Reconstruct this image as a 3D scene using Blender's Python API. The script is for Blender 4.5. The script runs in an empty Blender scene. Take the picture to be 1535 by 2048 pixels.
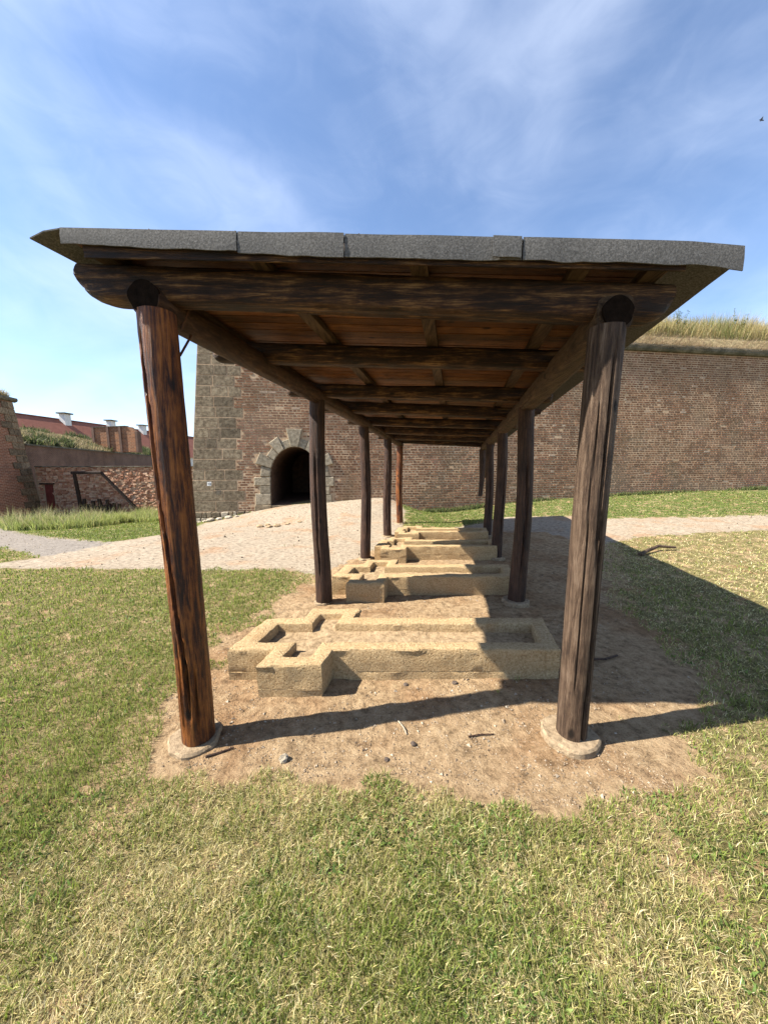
import bpy, math, random
import numpy as np
from mathutils import Vector, Matrix
rng = np.random.default_rng(7); random.seed(7)
S = bpy.context.scene
R = math.radians

# ---------------------------------------------------------------- camera
cd = bpy.data.cameras.new('camera'); cam = bpy.data.objects.new('camera', cd); S.collection.objects.link(cam)
cd.sensor_fit = 'HORIZONTAL'; cd.sensor_width = 36; cd.lens = 36 * 690 / 1535; cd.clip_start = .05; cd.clip_end = 2000
cam.location = (0, 0, 1.6); cam.rotation_euler = (R(90 - 7.676), 0, 0); S.camera = cam
S.render.resolution_x = 767; S.render.resolution_y = 1024

# ---------------------------------------------------------------- light
ELEV = R(46); SUN = Vector((-.984 * math.cos(ELEV), -.178 * math.cos(ELEV), math.sin(ELEV)))
sd = bpy.data.lights.new('sun', 'SUN'); sd.energy = 5.0; sd.angle = R(.53); sd.color = (1, .93, .82)
sun = bpy.data.objects.new('sun', sd); S.collection.objects.link(sun)
sun.rotation_euler = SUN.to_track_quat('Z', 'Y').to_euler(); sun.location = (-20, -5, 25)

def nodes(nt):
    N = nt.nodes; L = nt.links
    def n(t, **k):
        x = N.new(t)
        for a, b in k.items():
            if a == 'ins':
                for i, v in b.items():
                    if hasattr(v, 'is_linked') or isinstance(v, bpy.types.NodeSocket): L.new(v, x.inputs[i])
                    else: x.inputs[i].default_value = v
            else: setattr(x, a, b)
        return x
    return n, L

w = bpy.data.worlds.new('World'); S.world = w; w.use_nodes = True
w.node_tree.nodes.clear(); n, L = nodes(w.node_tree)
sky = n('ShaderNodeTexSky', sky_type='NISHITA', sun_disc=False, sun_elevation=ELEV, sun_rotation=math.atan2(SUN.x, SUN.y), altitude=250, air_density=1.0, dust_density=.35, ozone_density=2.2)
tc = n('ShaderNodeTexCoord'); sep = n('ShaderNodeSeparateXYZ', ins={0: tc.outputs['Generated']})
mp = n('ShaderNodeMapping', ins={0: tc.outputs['Generated']}); mp.inputs['Location'].default_value = (3.5, 1.9, .9); mp.inputs['Rotation'].default_value = (R(20), R(38), R(15)); mp.inputs['Scale'].default_value = (1.0, 1.2, 2.1)
c1 = n('ShaderNodeTexNoise', ins={'Vector': mp.outputs[0], 'Scale': 1.7, 'Detail': 6, 'Roughness': .48, 'Distortion': .7})
c2 = n('ShaderNodeTexNoise', ins={'Vector': mp.outputs[0], 'Scale': 6.5, 'Detail': 6, 'Roughness': .58, 'Distortion': 1.2})
cm = n('ShaderNodeMath', operation='MULTIPLY_ADD', ins={0: c2.outputs[0], 1: .22, 2: c1.outputs[0]})
cr = n('ShaderNodeMapRange', interpolation_type='SMOOTHSTEP', ins={0: cm.outputs[0], 1: .40, 2: .92, 3: .04, 4: .38})
hz = n('ShaderNodeMapRange', interpolation_type='SMOOTHSTEP', ins={0: sep.outputs[2], 1: 0., 2: .5, 3: .06, 4: .0})
cs = n('ShaderNodeMath', operation='ADD', use_clamp=True, ins={0: cr.outputs[0], 1: hz.outputs[0]})
tint = n('ShaderNodeMix', data_type='RGBA', blend_type='MULTIPLY', ins={0: 1., 6: sky.outputs[0], 7: (.90, 1.0, 1.10, 1)})
mx = n('ShaderNodeMix', data_type='RGBA', ins={0: cs.outputs[0], 6: tint.outputs[2], 7: (6.6, 7.2, 8.4, 1)})
bg = n('ShaderNodeBackground', ins={0: mx.outputs[2], 1: .073}); ow = n('ShaderNodeOutputWorld'); L.new(bg.outputs[0], ow.inputs[0])
S.view_settings.view_transform = 'Standard'; S.view_settings.look = 'None'; S.view_settings.exposure = 1.58; S.view_settings.gamma = 1

# ---------------------------------------------------------------- helpers
COL = S.collection
class MB:
    def __init__(s): s.v = []; s.f = []
    def add(s, vs, fs):
        o = len(s.v); s.v += [tuple(p) for p in vs]; s.f += [tuple(i + o for i in q) for q in fs]
    def hexa(s, p):  # 8 points: bottom ring 0-3, top ring 4-7
        s.add(p, [(3, 2, 1, 0), (4, 5, 6, 7), (0, 1, 5, 4), (1, 2, 6, 5), (2, 3, 7, 6), (3, 0, 4, 7)])
    def box(s, a, b, F=lambda x, y, z: (x, y, z)):
        x0, y0, z0 = a; x1, y1, z1 = b
        s.hexa([F(x0, y0, z0), F(x1, y0, z0), F(x1, y1, z0), F(x0, y1, z0), F(x0, y0, z1), F(x1, y0, z1), F(x1, y1, z1), F(x0, y1, z1)])
    def prism(s, front, back):
        k = len(front); s.add(list(front) + list(back), [tuple(range(k)), tuple(range(2 * k - 1, k - 1, -1))] + [(i, k + i, k + (i + 1) % k, (i + 1) % k) for i in range(k)])
def mesh_of(name, v, f):
    m = bpy.data.meshes.new(name); m.from_pydata([tuple(p) for p in v], [], f); m.update(); return m
def link(o, parent=None, **k):
    COL.objects.link(o)
    if parent is not None: o.parent = parent
    for a, b in k.items(): o[a] = b
    return o
def off(parent):
    p = Vector((0, 0, 0))
    while parent is not None: p += parent.location; parent = parent.parent
    return p
def obj(name, mb, mat, parent=None, smooth=False, recalc=True, **k):
    o_ = off(parent); m = mesh_of(name, [(p[0] - o_.x, p[1] - o_.y, p[2] - o_.z) for p in mb.v], mb.f)
    if recalc:
        import bmesh
        b = bmesh.new(); b.from_mesh(m); bmesh.ops.recalc_face_normals(b, faces=b.faces); b.to_mesh(m); b.free()
    if smooth: m.polygons.foreach_set('use_smooth', [True] * len(m.polygons))
    m.materials.append(mat); return link(bpy.data.objects.new(name, m), parent, **k)
def thing(name, loc, label, cat, group=None):
    e = bpy.data.objects.new(name, None); e.location = loc; e.empty_display_size = .2; COL.objects.link(e); e['label'] = label; e['category'] = cat
    if group: e['group'] = group
    return e

def vnoise(x, y, seed=0):   # smooth value noise, vectorised
    x = np.asarray(x, float); y = np.asarray(y, float); xi = np.floor(x).astype(np.int64); yi = np.floor(y).astype(np.int64); fx = x - xi; fy = y - yi
    fx = fx * fx * (3 - 2 * fx); fy = fy * fy * (3 - 2 * fy)
    def h(a, b):
        k = (a * 374761393 + b * 668265263 + seed * 974711) & 0x7fffffff; k = (k ^ (k >> 13)) * 1274126177 & 0x7fffffff
        return ((k ^ (k >> 16)) & 0xffff) / 65535.
    return (h(xi, yi) * (1 - fx) + h(xi + 1, yi) * fx) * (1 - fy) + (h(xi, yi + 1) * (1 - fx) + h(xi + 1, yi + 1) * fx) * fy
def fbm(x, y, seed=0, o=4):
    r = 0; a = .5; t = 0
    for i in range(o): r = r + a * vnoise(x * 2 ** i, y * 2 ** i, seed + i); t += a; a *= .5
    return r / t

# ---------------------------------------------------------------- materials
def material(name, rough=.85):
    m = bpy.data.materials.new(name); m.use_nodes = True; m.node_tree.nodes.clear(); n, L = nodes(m.node_tree)
    b = n('ShaderNodeBsdfPrincipled'); b.inputs['Roughness'].default_value = rough; b.inputs['Specular IOR Level'].default_value = .25
    o = n('ShaderNodeOutputMaterial'); L.new(b.outputs[0], o.inputs[0]); return m, n, L, b
def ramp(n, fac, stops):
    r = n('ShaderNodeValToRGB', ins={0: fac}); e = r.color_ramp.elements
    while len(e) < len(stops): e.new(.5)
    for q, (p, c) in zip(e, stops): q.position = p; q.color = (*c, 1)
    return r.outputs[0]
def mixc(n, f, a, b, mode='MIX'):
    m = n('ShaderNodeMix', data_type='RGBA', blend_type=mode, ins={0: f, 6: a, 7: b}); return m.outputs[2]
def C4(c): return (*c, 1)
def noise(n, vec, scale, detail=6, rough=.6, dist=0.):
    return n('ShaderNodeTexNoise', ins={'Vector': vec, 'Scale': scale, 'Detail': detail, 'Roughness': rough, 'Distortion': dist}).outputs[0]
def bump(n, L, b, h, strength, dist):
    x = n('ShaderNodeBump', ins={'Strength': strength, 'Distance': dist, 'Height': h}); L.new(x.outputs[0], b.inputs['Normal']); return x
def mr(n, v, a, b, c=0., d=1.):
    return n('ShaderNodeMapRange', interpolation_type='SMOOTHSTEP', ins={0: v, 1: a, 2: b, 3: c, 4: d}).outputs[0]

def tone(n, c, k):
    f = n('ShaderNodeMapRange', ins={0: n('ShaderNodeObjectInfo').outputs['Random'], 3: 1 - k, 4: 1 + k}).outputs[0]
    return n('ShaderNodeVectorMath', operation='SCALE', ins={0: c, 3: f}).outputs[0]
def wood(name, stops, axis='z', rough=.6, spec=.3, fine=1., var=0):
    m, n, L, b = material(name, rough); b.inputs['Specular IOR Level'].default_value = spec
    t = n('ShaderNodeTexCoord').outputs['Object']
    sc = {'z': (1, 1, .07), 'x': (.07, 1, 1), 'y': (1, .07, 1)}[axis]
    mp = n('ShaderNodeMapping', ins={0: t, 'Scale': sc}).outputs[0]
    a = noise(n, mp, 48 * fine, 9, .7, .5); g = noise(n, mp, 210 * fine, 5, .75); big = noise(n, t, 5., 6, .65)
    f = n('ShaderNodeMath', operation='MULTIPLY_ADD', ins={0: big, 1: .42, 2: a}).outputs[0]
    f = n('ShaderNodeMath', operation='MULTIPLY_ADD', ins={0: g, 1: .42, 2: f}).outputs[0]
    f = mr(n, f, .64, 1.17)
    c = ramp(n, f, stops)
    v = n('ShaderNodeTexVoronoi', ins={'Vector': n('ShaderNodeMapping', ins={0: t, 'Scale': {'z': (1, 1, .5), 'x': (.5, 1, 1), 'y': (1, .5, 1)}[axis]}).outputs[0], 'Scale': 7.}).outputs[0]
    k = mr(n, v, .06, .16, .9, 0.)
    c = mixc(n, k, c, C4(tuple(x * .35 for x in stops[0][1]))); L.new(tone(n, c, var) if var else c, b.inputs['Base Color'])
    hh = n('ShaderNodeMath', operation='MULTIPLY_ADD', ins={0: g, 1: .7, 2: a}).outputs[0]
    bump(n, L, b, hh, 1., .014); return m
M = {}
M['post_red'] = wood('varnished_red_brown_log', [(.0, (.006, .002, .0012)), (.3, (.030, .008, .003)), (.6, (.125, .036, .007)), (1, (.31, .11, .022))], 'z', .5, .35)
M['post_grey'] = wood('weathered_grey_brown_log', [(.0, (0.0180, 0.0114, 0.0078)), (.4, (0.0600, 0.0372, 0.0240)), (.75, (0.1140, 0.0750, 0.0492)), (1, (0.1680, 0.1200, 0.0840))], 'z', .7, .2)
M['post_dark'] = wood('dark_brown_log', [(.0, (0.0100, 0.0050, 0.0035)), (.5, (0.0375, 0.0180, 0.0110)), (1, (0.0850, 0.0425, 0.0250))], 'z', .6, .3)
M['beam_x'] = wood('dark_cross_log', [(.0, (.004, .0025, .0018)), (.45, (.022, .0095, .0048)), (.72, (.070, .032, .012)), (1, (.24, .135, .055))], 'x', .6, .3, .9)
M['purlin'] = wood('brown_purlin_log', [(.0, (.009, .004, .0025)), (.5, (.040, .017, .008)), (1, (.10, .05, .024))], 'y', .6, .3)
M['purlin_tan'] = wood('tan_squared_purlin', [(.0, (.018, .010, .005)), (.5, (.065, .038, .020)), (1, (.13, .082, .046))], 'y', .65, .25)
M['board'] = wood('warm_brown_board', [(.0, (.022, .007, .002)), (.45, (.125, .044, .011)), (1, (.26, .105, .030))], 'x', .55, .35, 1.2, var=.38)
M['frame_wood'] = wood('old_black_brown_timber', [(.0, (0.0090, 0.0060, 0.0048)), (1, (0.0420, 0.0270, 0.0192))], 'z', .8, .2)
def plain(name, cols, scale=8, rough=.85, b_str=.4, b_dist=.01, coord='Object', spec=.25, var=0):
    m, n, L, b = material(name, rough); b.inputs['Specular IOR Level'].default_value = spec
    t = n('ShaderNodeTexCoord').outputs[coord]; a = noise(n, t, scale, 8, .65); g = noise(n, t, scale * 7, 5, .7)
    f = n('ShaderNodeMath', operation='MULTIPLY_ADD', ins={0: g, 1: .4, 2: a}).outputs[0]
    k = len(cols) - 1; c = ramp(n, mr(n, f, .4, .98), [(i / k, q) for i, q in enumerate(cols)]); L.new(tone(n, c, var) if var else c, b.inputs['Base Color'])
    bump(n, L, b, f, b_str, b_dist); return m
M['felt'] = plain('grey_mineral_roofing_felt', [(.045, .044, .042), (.088, .085, .080), (.16, .155, .148)], 110, .95, .6, .003)
M['end_grain'] = plain('blackened_end_grain', [(.005, .0035, .0025), (.016, .010, .007)], 30, .95, .8, .01, spec=.03)
def concrete_mat():
    m, n, L, b = material('sandy_yellow_concrete', .95); t = n('ShaderNodeTexCoord').outputs['Object']
    a = noise(n, t, 55, 8, .72); g = noise(n, t, 190, 4, .7); st = noise(n, t, 4.5, 7, .68); f = n('ShaderNodeMath', operation='MULTIPLY_ADD', ins={0: g, 1: .5, 2: a}).outputs[0]
    c = ramp(n, mr(n, f, .48, 1.0), [(0, (.215, .142, .070)), (.5, (.40, .280, .145)), (1, (.52, .39, .23))])
    c = mixc(n, mr(n, st, .5, .72, 0., .6), c, mixc(n, 1., c, C4((.78, .68, .58)), 'MULTIPLY')); L.new(c, b.inputs['Base Color'])
    pit = n('ShaderNodeTexVoronoi', ins={'Vector': t, 'Scale': 48.}).outputs[0]; h = n('ShaderNodeMath', operation='MULTIPLY_ADD', ins={0: mr(n, pit, .0, .35), 1: .55, 2: f}).outputs[0]
    bump(n, L, b, h, 1., .014); return m
M['concrete'] = concrete_mat()
M['footing'] = plain('sandy_footing_concrete', [(.14, .10, .06), (.27, .20, .125), (.36, .28, .18)], 26, .95, 1., .014)
M['iron'] = plain('rusty_iron', [(.03, .014, .008), (.12, .05, .022)], 30, .7)
M['lime'] = plain('pale_stone', [(.18, .145, .10), (.33, .28, .21), (.44, .39, .31)], 14, .9, .9, .02)
M['darkstone'] = plain('dark_clod', [(.04, .03, .025), (.12, .09, .07)], 30, .9, .8, .01)
M['quoin'] = plain('grey_brown_sandstone', [(.065, .047, .028), (.150, .115, .073), (.25, .20, .134)], 9, .92, .8, .02, var=.32)
M['archstone'] = plain('grey_sandstone', [(.12, .098, .066), (.225, .188, .132), (.32, .272, .20)], 9, .92, .8, .02, var=.22)
M['mortar'] = plain('pale_lime_mortar', [(.23, .15, .09), (.345, .24, .15), (.42, .31, .205)], 2.2, .95, .8, .02)
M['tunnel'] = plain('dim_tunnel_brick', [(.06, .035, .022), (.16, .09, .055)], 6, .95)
M['tile'] = plain('red_roof_tile', [(.20, .070, .042), (.28, .105, .066)], 1.2, .85, .5, .03)
M['white'] = plain('white_plaster', [(.55, .54, .5), (.8, .78, .74)], 3, .9)
M['door'] = plain('dark_red_door_paint', [(.10, .022, .016), (.17, .04, .03)], 6, .7)
M['bird'] = plain('dark_plumage', [(.01, .012, .02), (.03, .035, .05)], 10, .7)
M['ink'] = plain('black_number_paint', [(.012, .012, .012), (.03, .03, .03)], 10, .8)
M['cornice'] = plain('mossy_cornice_stone', [(.045, .043, .030), (.10, .092, .07), (.19, .175, .14)], 2.5, .92, .8, .04)

def brick_mat():
    m, n, L, b = material('old_fired_brick', .9)
    at = n('ShaderNodeAttribute', attribute_name='rnd').outputs['Fac']; oi = n('ShaderNodeObjectInfo').outputs['Random']
    r = n('ShaderNodeMath', operation='FRACT', ins={0: n('ShaderNodeMath', operation='ADD', ins={0: at, 1: oi}).outputs[0]}).outputs[0]
    g = n('ShaderNodeNewGeometry').outputs['Position']
    c = ramp(n, r, [(0, (.105, .050, .027)), (.3, (.135, .066, .036)), (.55, (.165, .082, .045)), (.8, (.20, .102, .057)), (.97, (.25, .14, .08)), (1, (.34, .27, .21))])
    p1 = mr(n, noise(n, g, .55, 5, .6), .5, .68); c = mixc(n, n('ShaderNodeMath', operation='MULTIPLY', ins={0: p1, 1: .55}).outputs[0], c, C4((.12, .088, .05)))
    p2 = mr(n, noise(n, n('ShaderNodeVectorMath', operation='ADD', ins={0: g, 1: (31., 7., 3.)}).outputs[0], .8, 6, .65), .56, .70); c = mixc(n, n('ShaderNodeMath', operation='MULTIPLY', ins={0: p2, 1: .6}).outputs[0], c, C4((.24, .115, .08)))
    dmp = noise(n, n('ShaderNodeMapping', ins={0: g, 'Scale': (1.2, 1.2, .16)}).outputs[0], .9, 6, .65); c = mixc(n, mr(n, dmp, .52, .68, 0., .4), c, C4((.075, .052, .031)))
    rp = noise(n, n('ShaderNodeVectorMath', operation='ADD', ins={0: g, 1: (5., 3., 17.)}).outputs[0], .33, 5, .6); c = mixc(n, mr(n, rp, .53, .62, 0., .45), c, C4((.20, .135, .095)))
    fn = noise(n, g, 26, 6, .7); c = mixc(n, .55, c, ramp(n, fn, [(.25, (.4, .38, .36)), (.8, (1.8, 1.7, 1.62))]), 'MULTIPLY')
    L.new(c, b.inputs['Base Color']); bump(n, L, b, fn, .6, .012); return m
M['brick'] = brick_mat()
def far_brick(name, c1, c2, mort, w_, h_, ax_='y'):
    m, n, L, b = material(name, .92); t = n('ShaderNodeTexCoord').outputs['Object']
    sp = n('ShaderNodeSeparateXYZ', ins={0: t}).outputs; mp = n('ShaderNodeCombineXYZ', ins={0: sp[1 if ax_ == 'y' else 0], 1: sp[2]}).outputs[0]
    k = n('ShaderNodeTexBrick', ins={'Vector': mp, 'Color1': C4(c1), 'Color2': C4(c2), 'Mortar': C4(mort), 'Scale': 1., 'Mortar Size': .014, 'Mortar Smooth': .3, 'Brick Width': w_, 'Row Height': h_})
    big = noise(n, t, .5, 6, .65); c = mixc(n, .75, k.outputs[0], ramp(n, big, [(.3, (.45, .42, .40)), (.7, (1.3, 1.25, 1.2))]), 'MULTIPLY')
    L.new(c, b.inputs['Base Color']); bump(n, L, b, n('ShaderNodeMath', operation='SUBTRACT', ins={0: 1., 1: k.outputs[1]}).outputs[0], .5, .02); return m
M['tower_brick'] = far_brick('bastion_red_brick', (.30, .125, .075), (.19, .082, .052), (.40, .30, .21), .28, .09, 'y')  # plain red brick colours, the same over the whole face
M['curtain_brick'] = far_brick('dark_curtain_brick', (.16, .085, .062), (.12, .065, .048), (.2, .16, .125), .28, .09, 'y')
M['ruin_brick'] = far_brick('ruin_orange_brick', (.40, .17, .08), (.22, .10, .055), (.46, .33, .21), .42, .17, 'x')

def stone_rnd(name, cols):
    m, n, L, b = material(name, .92); at = n('ShaderNodeAttribute', attribute_name='rnd').outputs['Fac']; t = n('ShaderNodeTexCoord').outputs['Object']
    k = len(cols) - 1; c = ramp(n, at, [(i / k, q) for i, q in enumerate(cols)]); fn = noise(n, t, 9, 6, .7)
    c = mixc(n, .6, c, ramp(n, fn, [(.25, (.4, .4, .4)), (.8, (1.4, 1.38, 1.35))]), 'MULTIPLY'); L.new(c, b.inputs['Base Color']); bump(n, L, b, fn, .8, .03); return m
M['rubble'] = stone_rnd('reddish_rubble_stone', [(.27, .13, .08), (.40, .21, .135), (.48, .30, .20), (.54, .38, .27)])
M['pebble'] = stone_rnd('mixed_pebble', [(.10, .072, .05), (.24, .18, .12), (.33, .26, .185), (.42, .36, .28)])

def blade_mat(name, trans=.35):
    m, n, L, b = material(name, .6); b.inputs['Specular IOR Level'].default_value = .3
    c = n('ShaderNodeAttribute', attribute_name='col').outputs['Color']; L.new(c, b.inputs['Base Color'])
    tr = n('ShaderNodeBsdfTranslucent', ins={0: c}); ms = n('ShaderNodeMixShader', ins={0: trans, 1: b.outputs[0], 2: tr.outputs[0]})
    L.new(ms.outputs[0], [x for x in m.node_tree.nodes if x.type == 'OUTPUT_MATERIAL'][0].inputs[0]); return m
M['blade'] = blade_mat('grass_blade', .45)

def ground_mat():
    m, n, L, b = material('ground', .97); b.inputs['Specular IOR Level'].default_value = .1
    p = n('ShaderNodeNewGeometry').outputs['Position']
    A = lambda a: n('ShaderNodeAttribute', attribute_name=a).outputs['Fac']
    wob = noise(n, p, 4.5, 6, .7); wob2 = n('ShaderNodeMath', operation='MULTIPLY_ADD', ins={0: wob, 1: 1.5, 2: -.75}).outputs[0]
    def th(a, lo=.45): return mr(n, n('ShaderNodeMath', operation='ADD', ins={0: A(a), 1: wob2}).outputs[0], lo, lo + .12)
    n1 = noise(n, p, 1.3, 6, .6); n2 = noise(n, p, 14, 8, .7); n3 = noise(n, p, 90, 5, .75)
    mixn = n('ShaderNodeMath', operation='MULTIPLY_ADD', ins={0: n3, 1: .5, 2: n2}).outputs[0]
    dirt = ramp(n, mr(n, mixn, .45, 1.05), [(0, (.10, .066, .038)), (.4, (.275, .190, .108)), (1, (.43, .315, .19))])
    dirt = mixc(n, mr(n, n1, .45, .65), dirt, mixc(n, 1., dirt, C4((.80, .70, .64)), 'MULTIPLY'))
    pale = ramp(n, mr(n, mixn, .45, 1.05), [(0, (.11, .086, .062)), (.45, (.25, .205, .152)), (1, (.36, .305, .232))])
    pale = mixc(n, mr(n, n1, .5, .7), pale, mixc(n, 1., pale, C4((1.0, .82, .70)), 'MULTIPLY'))
    grey = ramp(n, mr(n, mixn, .45, 1.05), [(0, (.09, .078, .066)), (.5, (.18, .158, .135)), (1, (.26, .23, .20))])
    soil = ramp(n, mr(n, mixn, .45, 1.05), [(0, (.05, .044, .016)), (.5, (.15, .125, .052)), (1, (.28, .235, .115))])
    lush = ramp(n, mr(n, mixn, .45, 1.05), [(0, (.035, .05, .014)), (.5, (.085, .11, .03)), (1, (.15, .17, .055))])
    soil = mixc(n, A('lush'), soil, lush)
    c = mixc(n, th('dirt', .02), soil, dirt); c = mixc(n, th('path'), c, pale); c = mixc(n, th('grey'), c, grey)
    L.new(c, b.inputs['Base Color'])
    fin = noise(n, p, 34, 8, .75); hh = n('ShaderNodeMath', operation='MULTIPLY_ADD', ins={0: fin, 1: .8, 2: n('ShaderNodeMath', operation='MULTIPLY', ins={0: n2, 1: .7}).outputs[0]}).outputs[0]
    hh = n('ShaderNodeMath', operation='MULTIPLY', ins={0: hh, 1: n('ShaderNodeMath', operation='MULTIPLY_ADD', ins={0: A('path'), 1: -.62, 2: 1.}).outputs[0]}).outputs[0]
    bump(n, L, b, hh, 1., .034); return m
M['ground'] = ground_mat()
M['soil'] = plain('dry_planter_soil', [(.13, .088, .050), (.31, .222, .128), (.42, .315, .195)], 22, .97, 1., .025)
M['bank'] = plain('dry_grass_bank', [(.12, .10, .05), (.24, .19, .10), (.34, .28, .16)], 3, .95, .9, .05)
M['bank_far'] = plain('green_brown_bank', [(.06, .062, .028), (.14, .12, .06), (.24, .20, .11)], 1.2, .95, .9, .1)

# ---------------------------------------------------------------- terrain
CT = np.array([(-4,1,0),(4,1,.0),(0,0,0),(-1,2,0),(1,2,0),(0,4,0),(1.5,4,0),(1,6,0),(.3,8,0),(2,8,.0),(1.2,9.6,.0),(-3,4,0),(-5,3,0),
(6,4,.04),(6,9,.12),(12,8,.25),(14,12,.5),(3.5,10.5,.03),
(-6.5,11.75,-.35),(-4.9,11.95,-.08),(-3.6,12.1,.17),(-2.3,12.3,.25),(-1,12.5,.36),(.2,12.7,.38),(1.2,12.85,-.05),(4.5,13.3,.12),(9.2,13.95,.4),(16.6,15,.59),(30,17,.9),
(-3.5,10.3,-.1),(-1,10.6,.1),(.2,11,.1),
(-20,22,-1.4),(-13,22,-1.3),(-22,18,-1.15),(-15.5,13.9,-.8),(-7.3,6.5,-.1),(-8.2,8.5,-.25),(-5,8,-.06),(-10,12.5,-.62),(-9,17,-.95),
(-60,70,-2),(60,-40,.3),(-60,-40,-.6),(60,60,2),(0,-60,0),(-60,10,-1.5),(60,10,1)], float)
def _U(r2): return np.where(r2 > 0, r2 * np.log(np.maximum(r2, 1e-12)) * .5, 0)
_n = len(CT); _A = np.zeros((_n + 3, _n + 3)); _A[:_n, :_n] = _U(((CT[:, None, :2] - CT[None, :, :2]) ** 2).sum(-1)) + np.eye(_n) * .05
_A[:_n, _n] = 1; _A[:_n, _n + 1:] = CT[:, :2]; _A[_n:, :_n] = _A[:_n, _n:].T; _w = np.linalg.solve(_A, np.r_[CT[:, 2], 0, 0, 0])
def zbase(x, y):
    x = np.clip(np.asarray(x, float), -90, 90); y = np.clip(np.asarray(y, float), -80, 90); o = _w[_n] + _w[_n + 1] * x + _w[_n + 2] * y
    for i in range(_n): o = o + _w[i] * _U((x - CT[i, 0]) ** 2 + (y - CT[i, 1]) ** 2)
    return o
POLY = dict(
dirt=[(-1.03,5.17),(-1.07,4.21),(-1.25,3.61),(-1.43,3.12),(-1.67,3.18),(-1.36,2.6),(-1.47,2.21),(-1.48,1.99),(-1.33,1.76),(-1.18,1.66),(-0.92,1.63),(-0.66,1.63),(-0.33,1.57),(-0.02,1.57),(0.34,1.56),(0.57,1.49),(0.8,1.45),(1.06,1.42),(1.37,1.49),(1.62,1.57),(1.72,1.66),(1.6,1.8),(1.58,1.97),(2.18,2.18),(2.48,2.53),(2.53,2.91),(2.52,3.42),(2.83,4.28),(3.77,5.66),(4.47,6.9),(4.05,8.26),(2.4,8.6),(0.65,8.66),(-0.08,7.35)],
path=[(-30,7),(-6.13,5.34),(-5.08,5.24),(-3.42,5.22),(-1.28,5.1),(-0.94,4.92),(0.36,7.6),(0.54,9.59),(0.74,11.32),(0.6,12.9),(-1.18,12.6),(-3.43,12.3),(-4.95,11.9),(-5.79,10.8),(-5.57,8.39),(-5.99,7.41),(-7.74,8.48),(-9.86,9.73),(-11.57,10.81),(-18.22,16.62),(-30,22)],
weed=[(-9.5,7.8),(-8.49,7.46),(-7.17,6.63),(-6.26,6.1),(-6.36,5.86),(-6.55,5.72),(-9.5,6.3)],
grey=[(-30,20),(-15.11,13.39),(-11.57,10.81),(-9.86,9.73),(-7.52,8.24),(-5.99,7.41),(-6.0,6.55),(-6.26,6.1),(-7.17,6.63),(-8.49,7.46),(-30,14)],
pathr=[(1.25,8.24),(1.45,8.57),(2.85,9.57),(3.6,10.4),(5.55,10.04),(6.15,9.49),(8.58,9.26),(10.43,9.28),(40,9.6),(40,7.3),(8.65,7.65),(6.98,7.48),(5.79,7.37),(4.39,6.78),(3.15,6.38),(2.46,7.84)],
lush=[(-30,24),(-20,15),(-11.57,10.81),(-9.86,9.73),(-7.74,8.48),(-5.99,7.41),(-5.57,8.39),(-5.79,10.8),(-6.5,11.8),(-6.5,26)],
lushr=[(0.7,8.9),(1.45,8.6),(2.85,9.6),(3.6,10.4),(5.55,10.1),(6.15,9.5),(8.58,9.3),(40,9.6),(40,20),(0.6,13.4)])
def sdf(poly, x, y):   # >0 inside, metres
    x = np.asarray(x, float); y = np.asarray(y, float); d = np.full(x.shape, 1e9); ins = np.zeros(x.shape, bool); k = len(poly)
    for i in range(k):
        ax, ay = poly[i]; bx, by = poly[(i + 1) % k]; ex, ey = bx - ax, by - ay
        t = np.clip(((x - ax) * ex + (y - ay) * ey) / (ex * ex + ey * ey), 0, 1); d = np.minimum(d, (x - ax - t * ex) ** 2 + (y - ay - t * ey) ** 2)
        if ay != by: ins ^= ((ay > y) != (by > y)) & (x < ex * (y - ay) / ey + ax)
    return np.where(ins, 1, -1) * np.sqrt(d)
def soft(s, wd): return np.clip(.5 + s / (2 * wd), 0, 1)
def zones(x, y):
    r = np.maximum(np.hypot(x, y), 1.); wd = .05 + .03 * r
    dirt = soft(sdf(POLY['dirt'], x, y), np.minimum(wd, .22) * 1.4); path = np.maximum(soft(sdf(POLY['path'], x, y), wd * .7), soft(sdf(POLY['pathr'], x, y), wd * .7))
    path = path * (1 - soft(sdf(POLY['weed'], x, y), .15)); grey = np.minimum(soft(sdf(POLY['grey'], x, y), .35), path)
    path = np.where(sdf(POLY['dirt'], x, y) > .3, np.minimum(path, 0), path)
    lush = np.maximum(soft(sdf(POLY['lush'], x, y), .2), soft(sdf(POLY['lushr'], x, y), .2))
    return dirt, path, grey, lush
def zg(x, y):
    x = np.asarray(x, float); y = np.asarray(y, float); z = zbase(x, y)
    near = np.clip(1 - (np.hypot(x, y - 3) - 8) / 6, 0, 1)
    return z + near * ((fbm(x * 1.7, y * 1.7, 3, 3) - .5) * .035 + (fbm(x * 9, y * 9, 11, 2) - .5) * .016)
def axis(segs):
    a = [segs[0][0]]
    for s0, s1, st in segs: a += list(np.linspace(s0, s1, max(1, int(round((s1 - s0) / st))) + 1)[1:])
    return np.array(a)
ax = axis([(-160,-40,20),(-40,-16,1.5),(-16,-4,.3),(-4,-2.2,.1),(-2.2,3.2,.045),(3.2,7,.14),(7,20,.6),(20,40,2),(40,160,20)])
ay = axis([(-120,-10,20),(-10,.2,.6),(.2,1.3,.08),(1.3,4.6,.045),(4.6,9,.09),(9,14,.2),(14,26,.6),(26,90,6),(90,190,20)])
GX, GY = np.meshgrid(ax, ay); gx = GX.ravel(); gy = GY.ravel(); gz = zg(gx, gy)
gd, gp, gg, gl = zones(gx, gy)
cl = np.clip(gd * 1., 0, 1); gz = gz + cl * (fbm(gx * 14, gy * 14, 23, 3) - .5) * .022
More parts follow.
